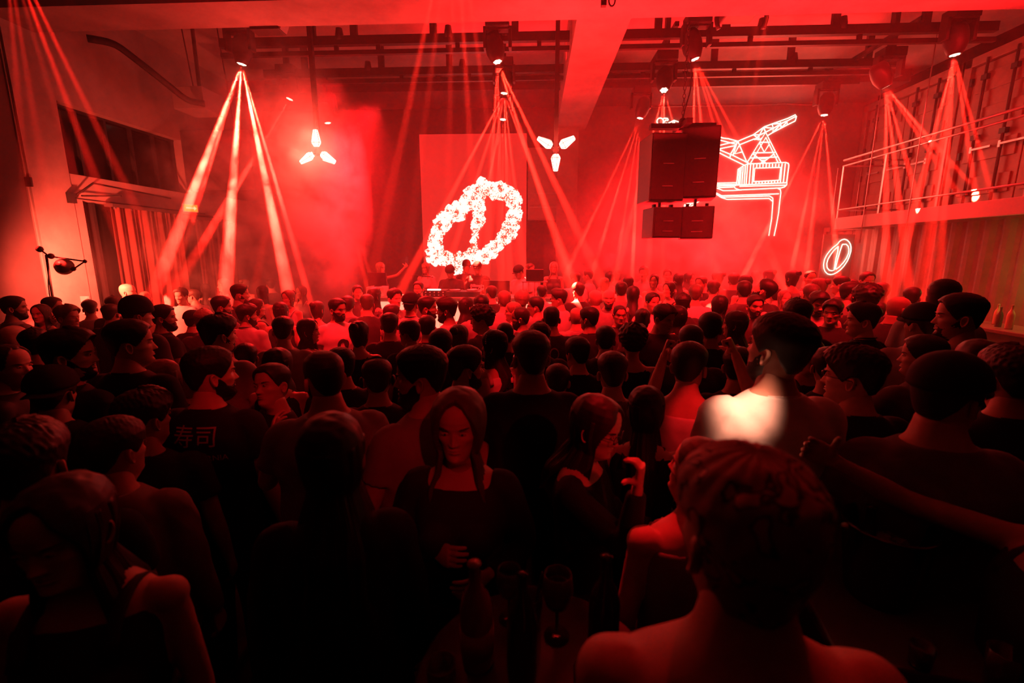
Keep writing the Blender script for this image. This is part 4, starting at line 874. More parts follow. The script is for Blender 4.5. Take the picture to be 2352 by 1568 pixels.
# boom lamp in front of the column
Yl = 5.35
q = lambda x, y, dy=0: aty(x, y, Yl+dy)
bs = q(120, 690); r = empty('boom_lamp', (bs.x, bs.y, 0), 0, 'black articulated boom lamp on a pole in front of the lit column', 'lamp')
def rel(v): return tuple(Vector(v)-r.location)
MB().tube([(0, 0, .02), rel(q(119, 672)), rel(q(106, 585))], .013, 8).build('pole', blk, r, True); MB().lathe([(.001, .05), (.06, .045), (.16, .02), (.17, 0), (.001, 0)], (0, 0, 0), 24).build('base', blk, r, True)
MB().tube([rel(q(90, 571)), rel(q(108, 585)), rel(q(125, 590)), rel(q(195, 600))], .009, 8).build('upper_arm', blk, r, True); MB().tube([rel(q(195, 600)), rel(q(165, 620))], .009, 8).build('lower_arm', blk, r, True)
for nm, pt, rad in (('counterweight', q(91, 572), .038), ('arm_joint', q(117, 588), .035), ('arm_joint', q(195, 600), .022), ('arm_joint', q(168, 617), .03)): MB().ball(rel(pt), rad, 8).build(nm, blk, r, True)
sh = q(143, 610); dd = Vector((-.35, .75, -.25)).normalized(); M = np.array(dd.to_track_quat('Z', 'Y').to_matrix())
MB().lathe([(.001, -.10), (.03, -.10), (.04, -.05), (.085, .0), (.10, .05), (.095, .05), (.08, .005), (.035, -.045), (.001, -.06)], rel(sh), 24, M).build('lamp_shade', blk, r, True)
d = bpy.data.lights.new('bulb', 'SPOT'); d.energy = 900; d.color = (1, .07, .035); d.spot_size = 3.0; d.spot_blend = .9; d.shadow_soft_size = .05; o = bpy.data.objects.new('bulb', d); C.objects.link(o); o.parent = r; o.location = rel(sh+dd*.05); o.rotation_euler = Vector((-.2, .9, -.25)).to_track_quat('-Z', 'Y').to_euler()
MB().tube(lerp_path([rel(q(106, 590)), rel(q(112, 630)), rel(q(110, 670)), (.05, .02, .03)], 14), .006, 6).build('cable', blk, r, True)
P = aty(180, 700, 6.25); nb = MB().box(P.x-.13, P.x+.1, 6.30, 6.33, P.z-.14, P.z+.12).build('paper_notice', mat('paper', .6, .8)); tag(nb, 'pale paper notice pinned near the left wall behind the crowd', 'notice')
# ---------------------------------------------------------------- bar on the right
bar = empty('bar_counter', (6.35, 6.3, 0), 0, 'dark bar counter along the right container wall', 'bar'); MB().box(-.28, .28, -1.6, 1.6, 0, 1.08).build('front', dark, bar); MB().box(-.34, .3, -1.65, 1.65, 1.08, 1.13).build('counter_top', mat('bar_top', (.12, .1, .09), .3), bar, bevel=.01)
glass = mat('drink_glass', (.8, .75, .7), .06, spec=.7, trans=.7)
def bottle(x, y, z, s, lab, grp=None, m=None, tilt=0):
    o = MB().lathe([(.001, 0), (.036*s, 0), (.038*s, .02), (.038*s, .17*s), (.03*s, .205*s), (.014*s, .235*s), (.013*s, .29*s), (.016*s, .295*s), (.001, .30*s)], (0, 0, 0), 18).build('bottle', m or mat('bottle_glass', (.05, .06, .04), .08, spec=.8), None, True)
    o.location = (x, y, z); o.rotation_euler = (tilt, 0, 0); return tag(o, lab, 'bottle', grp)
random.seed(3)
for i in range(9): bottle(6.28+random.uniform(-.08, .12), 5.6+i*.19, 1.13, random.uniform(.85, 1.1), 'bottle number-%s' % i if 0 else ['nearest', 'second nearest', 'third nearest', 'fourth nearest', 'middle', 'fourth farthest', 'third farthest', 'second farthest', 'farthest'][i]+' small bottle in the row on the right bar counter', 'bottles on the right bar', mat('bottle_pale', (.4, .35, .2), .1, spec=.8) if i % 2 else None)
d = bpy.data.lights.new('bar_lamp', 'POINT'); d.energy = 14; d.color = (.6, .5, .09); d.shadow_soft_size = .1; o = bpy.data.objects.new('bar_lamp', d); C.objects.link(o); o.location = (6.55, 6.1, 1.9)

tag(MB().tube([tuple(aty(x, y, YB-.03)) for x, y in ((1475, 247), (1560, 244), (1640, 243), (1740, 242), (1800, 238), (1880, 242))], .014, 6).build('wall_cable', steel, None, True), 'pale cable running level across the back wall above the crane sign', 'cable')
# ---------------------------------------------------------------- the crowd
# label, px, py (top of the head), distance, yaw (0 = towards the stage), head turn, hair, hair tone, top tone, clothes, extras
f_ = 'f'
PEOPLE = [
('bald man in a dark top in profile against the left curtain', 286, 650, 6.2, -40, -50, 'bald', .05, .10, 'tee', {}),
('man in a pale t-shirt facing the camera beside the curtain gap', 412, 662, 6.3, 175, 10, 'textured', .05, .5, 'tee', {}),
('person half lost in haze right of the man in the pale t-shirt', 441, 664, 6.9, 50, 30, 'short', .06, .3, 'tee', {}),
('woman with fair hair in the haze under the left beams', 511, 638, 7.6, 120, 20, 'long', .2, .3, 'vneck', {'sex': f_}),
('tall dark-haired man in profile under the left beams, facing right', 545, 653, 5.1, -40, -35, 'fade', .02, .12, 'tee', {'beard': .006}),
('bearded man with a flat-top fade looking right, in front of the tall one', 502, 680, 4.6, -30, -45, 'fade', .02, .15, 'tee', {'beard': .006}),
('woman with pinned-up hair gazing right, thin straps', 584, 684, 4.9, -50, -30, 'bun', .06, .08, 'tank', {'sex': f_}),
('woman with long straight dark hair seen from behind at the left', 640, 692, 4.3, -5, 0, 'long', .015, .05, 'vneck', {'sex': f_, 'L': .26}),
('man with floppy dark hair and beard in a pale shirt, back turned', 560, 700, 3.9, -20, -45, 'textured', .02, .55, 'shirt', {'beard': .008}),
('man with a skin fade seen from behind in a grey t-shirt', 645, 728, 3.4, -5, 5, 'fade', .02, .3, 'tee', {}),
('young woman with straight dark hair in profile facing right', 702, 730, 3.55, -55, -35, 'long', .02, .35, 'vneck', {'sex': f_, 'L': .25}),
('bearded man in a white t-shirt printed with a dark figure, looking right', 770, 686, 4.1, -140, 25, 'fade', .015, .75, 'tee', {'beard': .008, 'ar': 'down', 'al': 'down'}),
('person with a round dark bob behind the white printed t-shirt', 796, 681, 5.0, 10, 0, 'bowl', .02, .2, 'tee', {}),
('bearded man at the far left edge looking right', 20, 680, 3.9, -40, -40, 'short', .02, .3, 'tee', {'beard': .01}),
('woman with a brightly lit face beside the left column', 86, 697, 4.4, 175, 15, 'long', .03, .1, 'vneck', {'sex': f_}),
('person reaching an arm over the crowd beside the left column', 112, 682, 5.0, -60, -10, 'short', .06, .1, 'tee', {'ar': ((.8, .5, .3), (1, .3, .15))}),
('man with side-parted fair hair smiling to the right', 145, 702, 3.6, -70, -15, 'quiff', .2, .3, 'tee', {}),
('man with cropped hair and bare neck seen from behind, left side', 247, 699, 4.3, -10, 0, 'fade', .05, .04, 'tee', {}),
('person with brown hair just behind the cropped head, left side', 255, 681, 5.3, 0, 20, 'textured', .10, .1, 'tee', {}),
('person in a tall black beanie at the left', 303, 690, 3.2, -30, -30, 'short', .02, .05, 'hoodie', {'cap': 'beanie'}),
('man with a long dark beard in profile facing right', 366, 700, 3.75, -50, -35, 'short', .02, .04, 'tee', {'beard': .022}),
('person with top-lit fair hair, head bowed, left of centre', 463, 712, 4.4, 0, 10, 'textured', .3, .1, 'tee', {}),
('person in a dark cap low in the crowd beside the fair head', 436, 716, 4.9, -20, 0, 'short', .02, .05, 'tee', {'cap': 'cap'}),
('man with thick dark hair and stubble turning right, collared shirt', 488, 726, 2.6, -20, -30, 'textured', .012, .30, 'shirt', {'beard': .004}),
('man in a black t-shirt with two East Asian characters on the back', 462, 799, 1.6, -18, -42, 'short', .012, .02, 'tee', {'beard': .010, 'pf': 'sushi'}),
('man with neat short dark hair in a black t-shirt lettered on the back, looking right', 278, 736, 1.95, -20, -52, 'fade', .012, .02, 'tee', {'pf': 'fls'}),
('man with swept-back hair and light beard in profile at the left', 135, 760, 1.85, -35, -50, 'textured', .012, .03, 'tee', {'beard': .006}),
('older man in profile at the left edge, mouth open', 2, 792, 1.9, -60, -28, 'receding', .04, .04, 'tee', {}),
('bald pale-headed person near the left edge', 18, 746, 2.9, -20, 0, 'bald', .1, .05, 'tee', {}),
('person with rough dark hair between the profiles on the left', 68, 758, 2.6, 0, 10, 'textured', .015, .03, 'tee', {}),
('blonde woman with long hair turned left, low in the crowd', 366, 824, 2.25, 30, 50, 'long', .22, .04, 'vneck', {'sex': f_, 'L': .28}),
('woman with dark wavy hair behind the man looking up', 628, 798, 2.5, -10, -10, 'long', .012, .03, 'vneck', {'sex': f_, 'wave': .012}),
('man in a black t-shirt gesturing and looking up towards the camera', 612, 841, 1.78, 135, 30, 'fade', .02, .02, 'tee', {'hp': 14, 'hr': 10, 'ar': ((.25, .3, -1), (-.1, .55, .9)), 'twist_r': (-.2, 1, 0), 'handr': 'open'}),
('heavy man with a buzz cut in a tan t-shirt, seen from behind', 738, 804, 1.48, 12, 22, 'buzz', .02, .28, 'tee', {'beard': .012, 'build': 1.12, 'al': ((.35, .35, -1), (-.1, 1, .7))}),
('person in a dark cap deep in shadow at the left', 100, 852, 1.75, -10, 0, 'short', .02, .02, 'hoodie', {'cap': 'cap_back'}),
('person with dark hair in shadow in front of the lettered shirt', 305, 903, 1.5, -5, -30, 'textured', .015, .03, 'tee', {}),
('person in a pale long-sleeved shirt with dark hair, back turned, lower left', 232, 966, 1.12, -12, -20, 'short', .015, .28, 'long', {}),
('woman with long dark hair and bare shoulders looking down, bottom left corner', 120, 1092, .80, 196, -6, 'long', .012, .03, 'tank', {'sex': f_, 'hp': -6, 'L': .30}),
('person in black at the dark left edge near the front', 20, 985, 1.0, 0, 0, 'textured', .012, .02, 'tee', {}),
# centre
('man with short hair in a black t-shirt seen from behind, left of the booth', 841, 676, 4.8, 0, 5, 'short', .02, .04, 'tee', {}),
('woman with sleek dark hair behind the man in black, left of the booth', 856, 659, 5.9, -10, -30, 'long', .02, .1, 'vneck', {'sex': f_}),
('man with dark quiff turned back towards the camera before the booth', 904, 664, 5.2, -120, -10, 'quiff', .02, .15, 'tee', {}),
('man in a backwards cap and pale shirt seen from behind', 941, 675, 4.5, -5, -15, 'short', .02, .5, 'shirt', {'cap': 'cap_back'}),
('bearded man in front of the booth facing the crowd', 960, 646, 7.1, 178, 0, 'short', .03, .12, 'tee', {'beard': .008}),
('man with trimmed beard and patterned shirt in profile facing right', 979, 681, 4.3, -60, -25, 'fade', .02, .3, 'shirt', {'beard': .007}),
('man with wavy hair and full beard in profile facing left', 1026, 685, 4.1, 60, 30, 'textured', .04, .5, 'tee', {'beard': .009}),
('woman with a braided bob beside the man in black, thin straps', 897, 699, 4.6, -40, -30, 'bowl', .03, .1, 'tank', {'sex': f_}),
('man with a short neat crop in a black t-shirt, back turned, left of centre', 892, 719, 3.6, 0, 0, 'short', .015, .03, 'tee', {}),
('man with short hair and dark t-shirt seen from behind, below the booth', 979, 725, 3.75, 0, -5, 'short', .015, .04, 'tee', {}),
('person with smooth round dark hair, low in the middle of the crowd', 1010, 759, 3.05, 0, 0, 'bowl', .012, .03, 'tee', {}),
('woman with braided up-do lifting her hand to her head', 1052, 744, 3.3, -20, 0, 'bun', .08, .2, 'tank', {'sex': f_, 'ar': ((.5, .4, -.2), (-.4, .1, 1))}),
('woman with long dark hair below the laptop on the booth', 1068, 681, 4.7, -10, -35, 'long', .015, .08, 'vneck', {'sex': f_}),
('man with thick dark hair right of the DJs, back turned', 1105, 678, 4.3, 0, 0, 'short', .02, .3, 'tee', {}),
('smiling man with glasses and curly dark hair looking left', 1107, 705, 3.55, 55, 35, 'curly', .02, .04, 'tee', {'glasses': 1}),
('fair-haired person in front of the right end of the booth', 1158, 668, 5.1, 10, 0, 'short', .25, .35, 'tee', {}),
('man with pale cropped hair in profile, centre right of the booth', 1180, 692, 4.5, 60, 30, 'buzz', .3, .3, 'tee', {}),
('man with his hair tied back, beard lit from the left', 1197, 705, 3.9, 50, 35, 'receding', .06, .1, 'tee', {'beard': .007}),
('curly fair-haired person beyond the man in sunglasses', 1199, 671, 5.6, 0, 0, 'curly', .2, .4, 'tee', {}),
('man in sunglasses in profile facing left', 1232, 681, 4.6, 55, 30, 'short', .02, .2, 'tee', {'glasses': 2}),
('stocky man with shaved head and black t-shirt with a pale ring on the back', 1267, 702, 3.45, 0, 0, 'buzz', .03, .03, 'tee', {'build': 1.1, 'pf': 'ring'}),
('man with glasses and pale striped top looking left beside the booth', 1285, 664, 5.2, 60, 25, 'quiff', .04, .45, 'tee', {'glasses': 1}),
('shaven-headed person in a pale top seen from behind, centre right', 1325, 705, 4.1, 0, 0, 'bald', .05, .35, 'tee', {}),
('bald person with a bright rim of light on the head', 1369, 664, 5.0, 10, 10, 'bald', .05, .25, 'tee', {}),
('bald bearded man facing the camera in the haze', 1400, 663, 5.5, 170, 0, 'bald', .03, .15, 'tee', {'beard': .010}),
('person with thick dark hair in the haze behind the bald bearded man', 1428, 647, 6.2, 0, 0, 'short', .02, .2, 'tee', {}),
('man with dark hair and black t-shirt glancing left', 1357, 705, 3.9, 15, 40, 'short', .015, .04, 'tee', {}),
('person with tied dark hair in the haze, right of centre', 1478, 709, 4.2, 0, 0, 'bun', .02, .1, 'tee', {}),
('young man with a dark quiff in a black t-shirt with a round print, facing us', 1522, 699, 3.5, -155, 10, 'quiff', .015, .04, 'tee', {'hp': -10, 'pf': 'disc'}),
('man with neat dark hair seen from behind, right of centre', 1393, 750, 2.9, 0, 0, 'short', .012, .03, 'tee', {}),
('woman with a mass of curly dark hair, back turned', 1457, 747, 2.85, 0, 0, 'curly', .03, .03, 'vneck', {'sex': f_, 'L': .2}),
('person with dark hair directly behind the tall man in glasses', 1240, 744, 3.0, 0, 0, 'textured', .02, .06, 'tee', {}),
('woman with a jewelled headband and long dark hair in a pale top', 1138, 756, 2.8, 25, 45, 'long', .012, .55, 'tank', {'sex': f_, 'L': .24, 'pf': 'band'}),
('broad man in glasses and a black t-shirt with his back to us, centre', 1222, 763, 1.8, 3, 12, 'fade', .03, .02, 'tee', {'glasses': 1, 'build': 1.1}),
('man with cropped hair and a bright patch on his grey t-shirt shoulder', 1410, 811, 2.2, 5, 0, 'fade', .02, .22, 'tee', {}),
('bearded man with thick dark hair looking right, in front of the booth side', 1062, 795, 1.95, -25, -42, 'short', .012, .30, 'tee', {'beard': .010}),
('large man with trimmed beard and tattooed arm in profile facing left', 968, 797, 1.42, 40, 48, 'fade', .012, .25, 'tee', {'beard': .012, 'build': 1.08, 'al': ((.25, .15, -1), (.1, .7, -.5))}),
('person with short hair and headphones low in the crowd, left of the large man', 862, 826, 2.15, 0, 10, 'fade', .03, .04, 'tee', {}),
('small dark head beside the broad man in glasses', 1282, 836, 2.45, 0, 0, 'short', .015, .05, 'tee', {'sex': f_}),
('woman with long wavy hair facing the camera in a low black top', 1050, 896, 1.30, 178, 0, 'long', .07, .02, 'vneck_long', {'sex': f_, 'wave': .011, 'L': .30, 'spread': 1.6, 'thick': .024, 'side': .028, 'al': 'belly', 'ar': ((.3, -.1, -1), (-.7, .6, .25)), 'skin': .42}),
('woman in glasses and a black jacket touching her glasses, looking down', 1352, 899, 1.27, -115, -5, 'long', .03, .02, 'vneck_long', {'sex': f_, 'glasses': 1, 'hp': -14, 'L': .24, 'wave': .008, 'ar': ((.05, .8, -.5), (-.05, .10, 1)), 'al': ((.2, .2, -1), (-.35, 1, .12)), 'handr': 'hold', 'twist_r': (0, -1, 0), 'skin': .55, 'pf': 'choker'}),
('woman with very long straight dark hair seen from behind, right of centre', 1490, 887, 1.72, -10, 0, 'long', .012, .02, 'vneck', {'sex': f_, 'L': .42}),
('woman with huge long black hair, back turned, dark shape at the front', 745, 952, .98, 5, 0, 'long', .010, .015, 'long', {'sex': f_, 'L': .55, 'spread': 2.2}),
# right
('man looking straight up with a beard in a black printed t-shirt', 1748, 638, 4.9, 20, 40, 'fade', .02, .05, 'tee', {'hp': 30, 'beard': .008, 'pf': 'daily'}),
('person with dark hair just left of the man looking up', 1713, 645, 5.5, 0, 0, 'short', .02, .1, 'tee', {}),
('smiling man with dark stubble facing the camera on the right', 1738, 678, 4.5, 172, 5, 'fade', .02, .05, 'tee', {'beard': .005}),
('woman with long dark hair seen from behind under the loudspeakers', 1657, 676, 4.4, 0, 0, 'long', .015, .06, 'vneck', {'sex': f_}),
('woman with long fair hair facing us right of the crane legs', 1806, 664, 5.7, 175, 0, 'long', .25, .3, 'vneck', {'sex': f_}),
('person with soft brown hair behind the man in the pale t-shirt, right', 1868, 654, 5.5, 0, 0, 'textured', .08, .2, 'tee', {}),
('man in a pale t-shirt looking down, hair parted, facing us', 1884, 668, 4.1, 165, 0, 'quiff', .02, .4, 'tee', {'hp': -12, 'beard': .004}),
('man under the small neon logo with dark hair', 1937, 634, 6.5, 30, 30, 'fade', .02, .1, 'tee', {}),
('man with a full beard in profile facing right near the balcony end', 1957, 649, 4.9, -50, -30, 'textured', .02, .2, 'tee', {'beard': .01}),
('person with a big round afro on the right', 1998, 660, 4.5, 0, 0, 'curly', .02, .04, 'tee', {'thick': .05}),
('man facing the camera at the back below the balcony', 1996, 624, 6.9, 175, 0, 'short', .03, .15, 'tee', {}),
('woman in a white top at the back under the balcony', 2030, 647, 6.6, 30, 40, 'long', .15, .6, 'vneck', {'sex': f_}),
('bald bearded man in a dark top looking right and down', 2063, 678, 3.8, -30, -40, 'bald', .03, .06, 'tee', {'beard': .016, 'hp': -8}),
('person with smooth brown hair left of the bald bearded man', 2020, 692, 4.6, 0, 10, 'short', .05, .1, 'tee', {}),
('tall man with dark hair turned away near the right wall', 2177, 642, 3.1, -20, -20, 'short', .02, .3, 'tee', {}),
('man with a dark fade in profile facing left, right side', 2225, 675, 2.25, 35, 48, 'fade', .015, .3, 'tee', {'beard': .004}),
('man in a flat cap with a broad pale t-shirt back on the right', 2134, 703, 2.75, 5, 25, 'short', .03, .4, 'tee', {'cap': 'cap', 'build': 1.08}),
('young man with a dark crest of hair and black shirt in profile facing left', 1993, 698, 2.85, 40, 45, 'quiff', .015, .02, 'shirt', {}),
('man with a shaggy dark crop in a black jacket, back turned, right', 1840, 690, 3.0, 0, 10, 'textured', .012, .02, 'jacket', {}),
('woman with long brown hair in profile, bare shoulders, right', 1697, 712, 3.3, 30, 40, 'long', .05, .04, 'tank', {'sex': f_, 'L': .25}),
('person with dark hair between the raised fists and the woman in profile', 1636, 718, 2.9, 0, -5, 'short', .012, .03, 'tee', {}),
('shaven-headed man behind the raised fists', 1592, 744, 2.55, 0, 0, 'buzz', .04, .06, 'tee', {}),
('man in a pale tank top raising both fists', 1588, 788, 2.0, -12, -10, 'short', .02, .6, 'tank', {'al': ((.05, 1, -.1), (-.22, .2, 1)), 'ar': ((.45, .85, .12), (-.45, .05, 1)), 'handl': 'fist', 'handr': 'fist'}),
('tall man in a white t-shirt with a burst of light on his shoulder', 1798, 720, 1.45, 14, 30, 'fade', .012, .75, 'tee', {'hp': 10, 'beard': .003, 'spine': 1}),
('man with glasses and dark hair in profile, black t-shirt printed on the back', 1985, 800, 1.5, 15, 50, 'textured', .012, .02, 'tee', {'glasses': 1, 'pf': 'skull'}),
('man in profile lifting a drink to his mouth on the right', 2140, 771, 2.15, 30, 42, 'short', .02, .12, 'tee', {'al': ((.3, .5, -.8), (-.35, .35, 1)), 'handl': 'hold'}),
('heavy man in a dark peaked cap and tan shirt, back turned, right front', 2190, 826, 1.36, 5, -55, 'short', .02, .16, 'tee', {'cap': 'cap', 'build': 1.2, 'al': ((.35, .35, -1), (.05, 1, .25))}),
('person with long dark hair behind the peaked cap on the right', 2268, 778, 1.9, 0, 0, 'long', .015, .03, 'vneck', {'sex': f_}),
('person in black cut off by the right edge of the picture', 2352, 802, 1.7, 5, 10, 'textured', .012, .02, 'tee', {}),
('man with his tattooed shoulder lit, leaning beside the patterned head', 1612, 1004, 1.18, 25, 30, 'buzz', .10, .3, 'tank', {'build': 1.0, 'skin': .6, 'hp': 12}),
('large nearest head wrapped in a patterned bandana, back turned, front right', 1756, 1062, .58, 12, 14, 'bald', .05, .03, 'tank', {'pf': 'bandana', 'build': 1.1}),
('person stretching a bare arm across at the right front edge', 2560, 1060, .95, 75, 0, 'short', .02, .03, 'tank', {'ar': ((.35, 1, .15), (-.15, 1, .55)), 'handr': 'relax', 'al': 'down'}),
# on and behind the stage
('woman with long fair hair holding up a phone left of the booth', 872, 601, 8.5, -110, 0, 'long', .3, .05, 'vneck', {'sex': f_, 'al': ((.55, .9, .25), (.3, .7, .8)), 'handl': 'hold', 'stage': 1}),
('blonde woman in a pale jacket left of the DJs', 977, 602, 8.7, 160, 0, 'long', .3, .45, 'jacket', {'sex': f_, 'stage': 1}),
('DJ in a black cap with head bowed over the decks', 1035, 608, 8.55, 180, -5, 'short', .02, .05, 'tee', {'cap': 'cap_back', 'hp': -25, 'lean': -0, 'al': 'table', 'ar': 'table', 'stage': 1}),
('man in a dark cap standing behind the two DJs', 1071, 600, 9.2, 175, 0, 'short', .02, .07, 'tee', {'cap': 'beanie', 'stage': 1}),
('DJ in a dark cap and black hoodie lettered in script', 1096, 602, 8.5, 178, 12, 'short', .02, .03, 'hoodie', {'cap': 'cap', 'al': 'table', 'ar': 'table', 'pf': 'bbc', 'stage': 1}),
('man in a pale shirt bending at the right end of the booth', 1197, 609, 8.6, 150, -30, 'short', .02, .6, 'shirt', {'hp': -18, 'cap': 'cap', 'stage': 1}),
('person in a white shirt behind the small stage monitor', 1216, 606, 9.2, 200, 20, 'textured', .05, .65, 'shirt', {'stage': 1}),
('woman with long blonde hair facing us right of the booth', 1272, 600, 8.6, 178, 0, 'long', .35, .06, 'tank', {'sex': f_, 'stage': 1}),
('person in a striped top stretching an arm beside the booth end', 1322, 624, 8.4, 30, 20, 'short', .1, .5, 'tee', {'al': ((.5, .8, -.3), (.4, 1, -.3))}),
('man with a shaved head at the back right of the booth', 1352, 617, 8.8, 60, 0, 'buzz', .08, .3, 'tee', {}),
]
FAR = [(1445, 634, 7.4), (1480, 612, 8.9), (1503, 628, 8.0), (1560, 626, 8.3), (1583, 625, 8.8), (1613, 634, 7.6), (1651, 623, 8.2), (1688, 627, 7.8), (1770, 617, 8.4), (1824, 619, 7.3), (1865, 620, 7.6), (1887, 637, 6.4), (1716, 630, 7.0), (1540, 645, 6.6), (1455, 655, 5.6), (1600, 655, 6.0), (1640, 645, 6.7), (1785, 660, 6.3), (600, 655, 6.6), (660, 665, 6.0), (690, 655, 7.3), (560, 640, 8.4), (620, 640, 8.2), (470, 650, 8.0), (820, 655, 7.0), (1330, 650, 6.6), (1245, 655, 6.9), (1130, 656, 6.5), (1390, 636, 7.7), (1500, 672, 5.1), (1570, 675, 4.9), (330, 668, 6.9), (200, 690, 5.4), (2100, 660, 5.2), (1920, 690, 4.0), (1560, 700, 4.0), (725, 690, 5.5), (1425, 700, 4.3), (1400, 625, 9.1), (1535, 618, 9.4), (1740, 622, 9.3), (1420, 618, 9.9), (1960, 640, 6.9), (1160, 740, 3.3), (940, 735, 3.3), (820, 735, 3.3), (1330, 775, 2.6), (560, 790, 2.6), (780, 800, 2.5), (1700, 800, 2.3), (1870, 775, 2.4), (1910, 800, 2.3)]
random.seed(77)
lab_far = {0: 'person half dissolved in the red haze at the far side of the crowd', 1: 'dark-haired head seen from behind deep in the crowd'}
for i, (px, py, d) in enumerate(FAR):
    fem = random.random() < .35
    PEOPLE.append((lab_far[0] if d > 5 else lab_far[1], px, py, d, random.uniform(-35, 35) if random.random() < .8 else random.uniform(120, 240), random.uniform(-35, 35), random.choice(['long', 'bun'] if fem else ['short', 'fade', 'quiff', 'buzz', 'textured']), random.choice([.015, .02, .03, .06, .15] if d > 5 else [.012, .02]), random.choice([.04, .08, .25, .5] if d > 5 else [.02, .04]), 'vneck' if fem else 'tee', dict(sex='f' if fem else 'm', g='hazy figures in the far crowd' if d > 5 else 'dark heads deep in the crowd')))
# keep people from standing inside one another: each may step nearer or farther along the line of sight
D0 = np.array([p[3]*(1+.14*float(np.clip((6-p[3])/2, 0, 1))*float(np.clip((p[3]-.5)/.6, 0, 1))) for p in PEOPLE], float); D = D0.copy()
RAYS = [ray(p[1], p[2]) for p in PEOPLE]; RX = np.array([r.x/r.y for r in RAYS]); RZ = np.array([r.z/r.y for r in RAYS]); N_ = len(D)
for it in range(300):
    Pxy = np.stack([RX*D, D], 1)
    mv = np.zeros(N_)
    for i in range(N_):
        dv = Pxy[i]-Pxy; ds = np.hypot(dv[:, 0], dv[:, 1]); ds[i] = 9
        for j in np.where(ds < .43)[0]:
            s = 1 if (D[i], i) > (D[j], j) else -1
            mv[i] += s*(.43-ds[j])*.25
    Hh = 2.1+RZ*D; mv += .05*(D0-D) + np.where(Hh > 1.92, .03, 0)*np.sign(-RZ) + np.where(Hh < 1.56, -.04, 0)
    k = np.where(D0 < 2.1, .07*D0, np.clip(.16*D0, .12, .9)); D = np.clip(D+np.clip(mv, -.1, .1), D0-k, D0+k)
PRINTS = {}
PINFO = []
stz = .0
USED = set()
for p, d in zip(PEOPLE, D):
    lab, px, py, _, yaw, hy, hair, hc, top, style, ex = p; ex = dict(ex); pf = ex.pop('pf', None); ex.pop('spine', None); g = ex.pop('g', None); st = ex.pop('stage', 0)
    P = aty(px, py, d); H = P.z
    hi = 2 if d < 1.9 else (1 if d < 5.2 or st else 0)
    jit = random.Random(int(px*7+py))
    if g:
        for (l2, x2, y2) in sorted([(q[0], q[1], q[2]) for q in PEOPLE if 'g' not in q[10]], key=lambda q: math.hypot(q[1]-px, 1.6*(q[2]-py))):
            ws = l2.replace(' DJ', ' dj').split(',')[0].split()[:9]
            while ws[-1] in ('in', 'a', 'the', 'with', 'of', 'and', 'to', 'his', 'on', 'black', 'pale', 'dark', 'white', 'left', 'right', 'from', 'at', 'seen', 'looking', 'facing', 'long', 'very', 'behind', 'her', 'its', 'back', 'for', 'under', 'beside', 'just', 'by', 'two', 'small', 'full', 'bright', 'thin', 'low', 'red', 'holding', 'above', 'round', 'short', 'below', 'hand', 'large', 'top'): ws.pop()
            pos = ('just left of' if x2 > px else 'just right of') if abs(x2-px) > 12 else ('behind' if y2 > py else 'in front of')
            lab = ('hazy figure %s the ' if 'hazy' in g else 'dark head %s the ') % pos + ' '.join(ws)
            if lab not in USED and len(lab.split()) <= 16: break
    USED.add(lab)
    kw = dict(label=lab, yaw=yaw + (math.degrees(-math.atan2(P.x, d)) if abs(yaw) < 60 else 0)*.5, hy=hy, hair=hair, hc=hc, top=top, style=style, hi=hi, skin=jit.choice([.45, .5, .55]), group=g, jaw=jit.choice([.95, 1.0, 1.07]))
    kw.update(ex)
    floor_z = 0
    if st: floor_z = .25
    info = person(loc=(P.x, d + .02, floor_z), H=H-floor_z, **kw)
    if st: info['root'].location.z = floor_z
    PINFO.append((info, pf, lab)); DBG = 1

# ---------------------------------------------------------------- prints on clothes
from mathutils.bvhtree import BVHTree
def bvh_of(o): me = o.data; return BVHTree.FromPolygons([v.co for v in me.vertices], [tuple(p.vertices) for p in me.polygons])
def decal(info, V2, F, cx, cz, side, mt, name, off=.004, target=None):
    """V2: flat points (x right as read, y up); side -1 = on the back, 1 = on the chest"""
    tgt = target or info['shirt']; bv = bvh_of(tgt); out = []; last = None
    for x, y in V2:
        X_ = cx + (x if side < 0 else -x); h = bv.ray_cast(Vector((X_, side*1.2, cz+y)), Vector((0, -side, 0)))
        if h[0] is None: h = (last or Vector((X_, side*.12, cz+y)),)
        last = h[0]; out.append(tuple(h[0] + Vector((0, side*off, 0))))
    return mesh_obj(name, np.array(out), F, mt, tgt, smooth=False)
def text_mesh(txt, size, shear=0, space=1.0, bold=0):
    c = bpy.data.curves.new('t', 'FONT'); c.body = txt; c.size = size; c.align_x = 'CENTER'; c.shear = shear; c.space_line = .85; c.resolution_u = 3; c.offset = bold; c.space_character = space
    W = WORK[0]; o = bpy.data.objects.new('t', c); W.collection.objects.link(o); vl = W.view_layers[0]; vl.update(); ev = o.evaluated_get(vl.depsgraph); m = ev.to_mesh()
    bm = bmesh.new(); bm.from_mesh(m); bmesh.ops.triangulate(bm, faces=bm.faces[:])
    long_ = [e for e in bm.edges if e.calc_length() > .02]
    if long_: bmesh.ops.subdivide_edges(bm, edges=long_, cuts=2)
    V = [(v.co.x, v.co.y) for v in bm.verts]; F = [tuple(v.index for v in f.verts) for f in bm.faces]
    bm.free(); ev.to_mesh_clear(); bpy.data.objects.remove(o); return V, F
def ring_mesh(r0, r1, sx=1, n=36, m=6, cx=0, cy_=0):
    V = [(cx+sx*(r0+(r1-r0)*i/m)*math.cos(t), cy_+(r0+(r1-r0)*i/m)*math.sin(t)) for i in range(m+1) for t in np.linspace(0, 2*np.pi, n, endpoint=False)]
    return V, grid_faces(m+1, n)
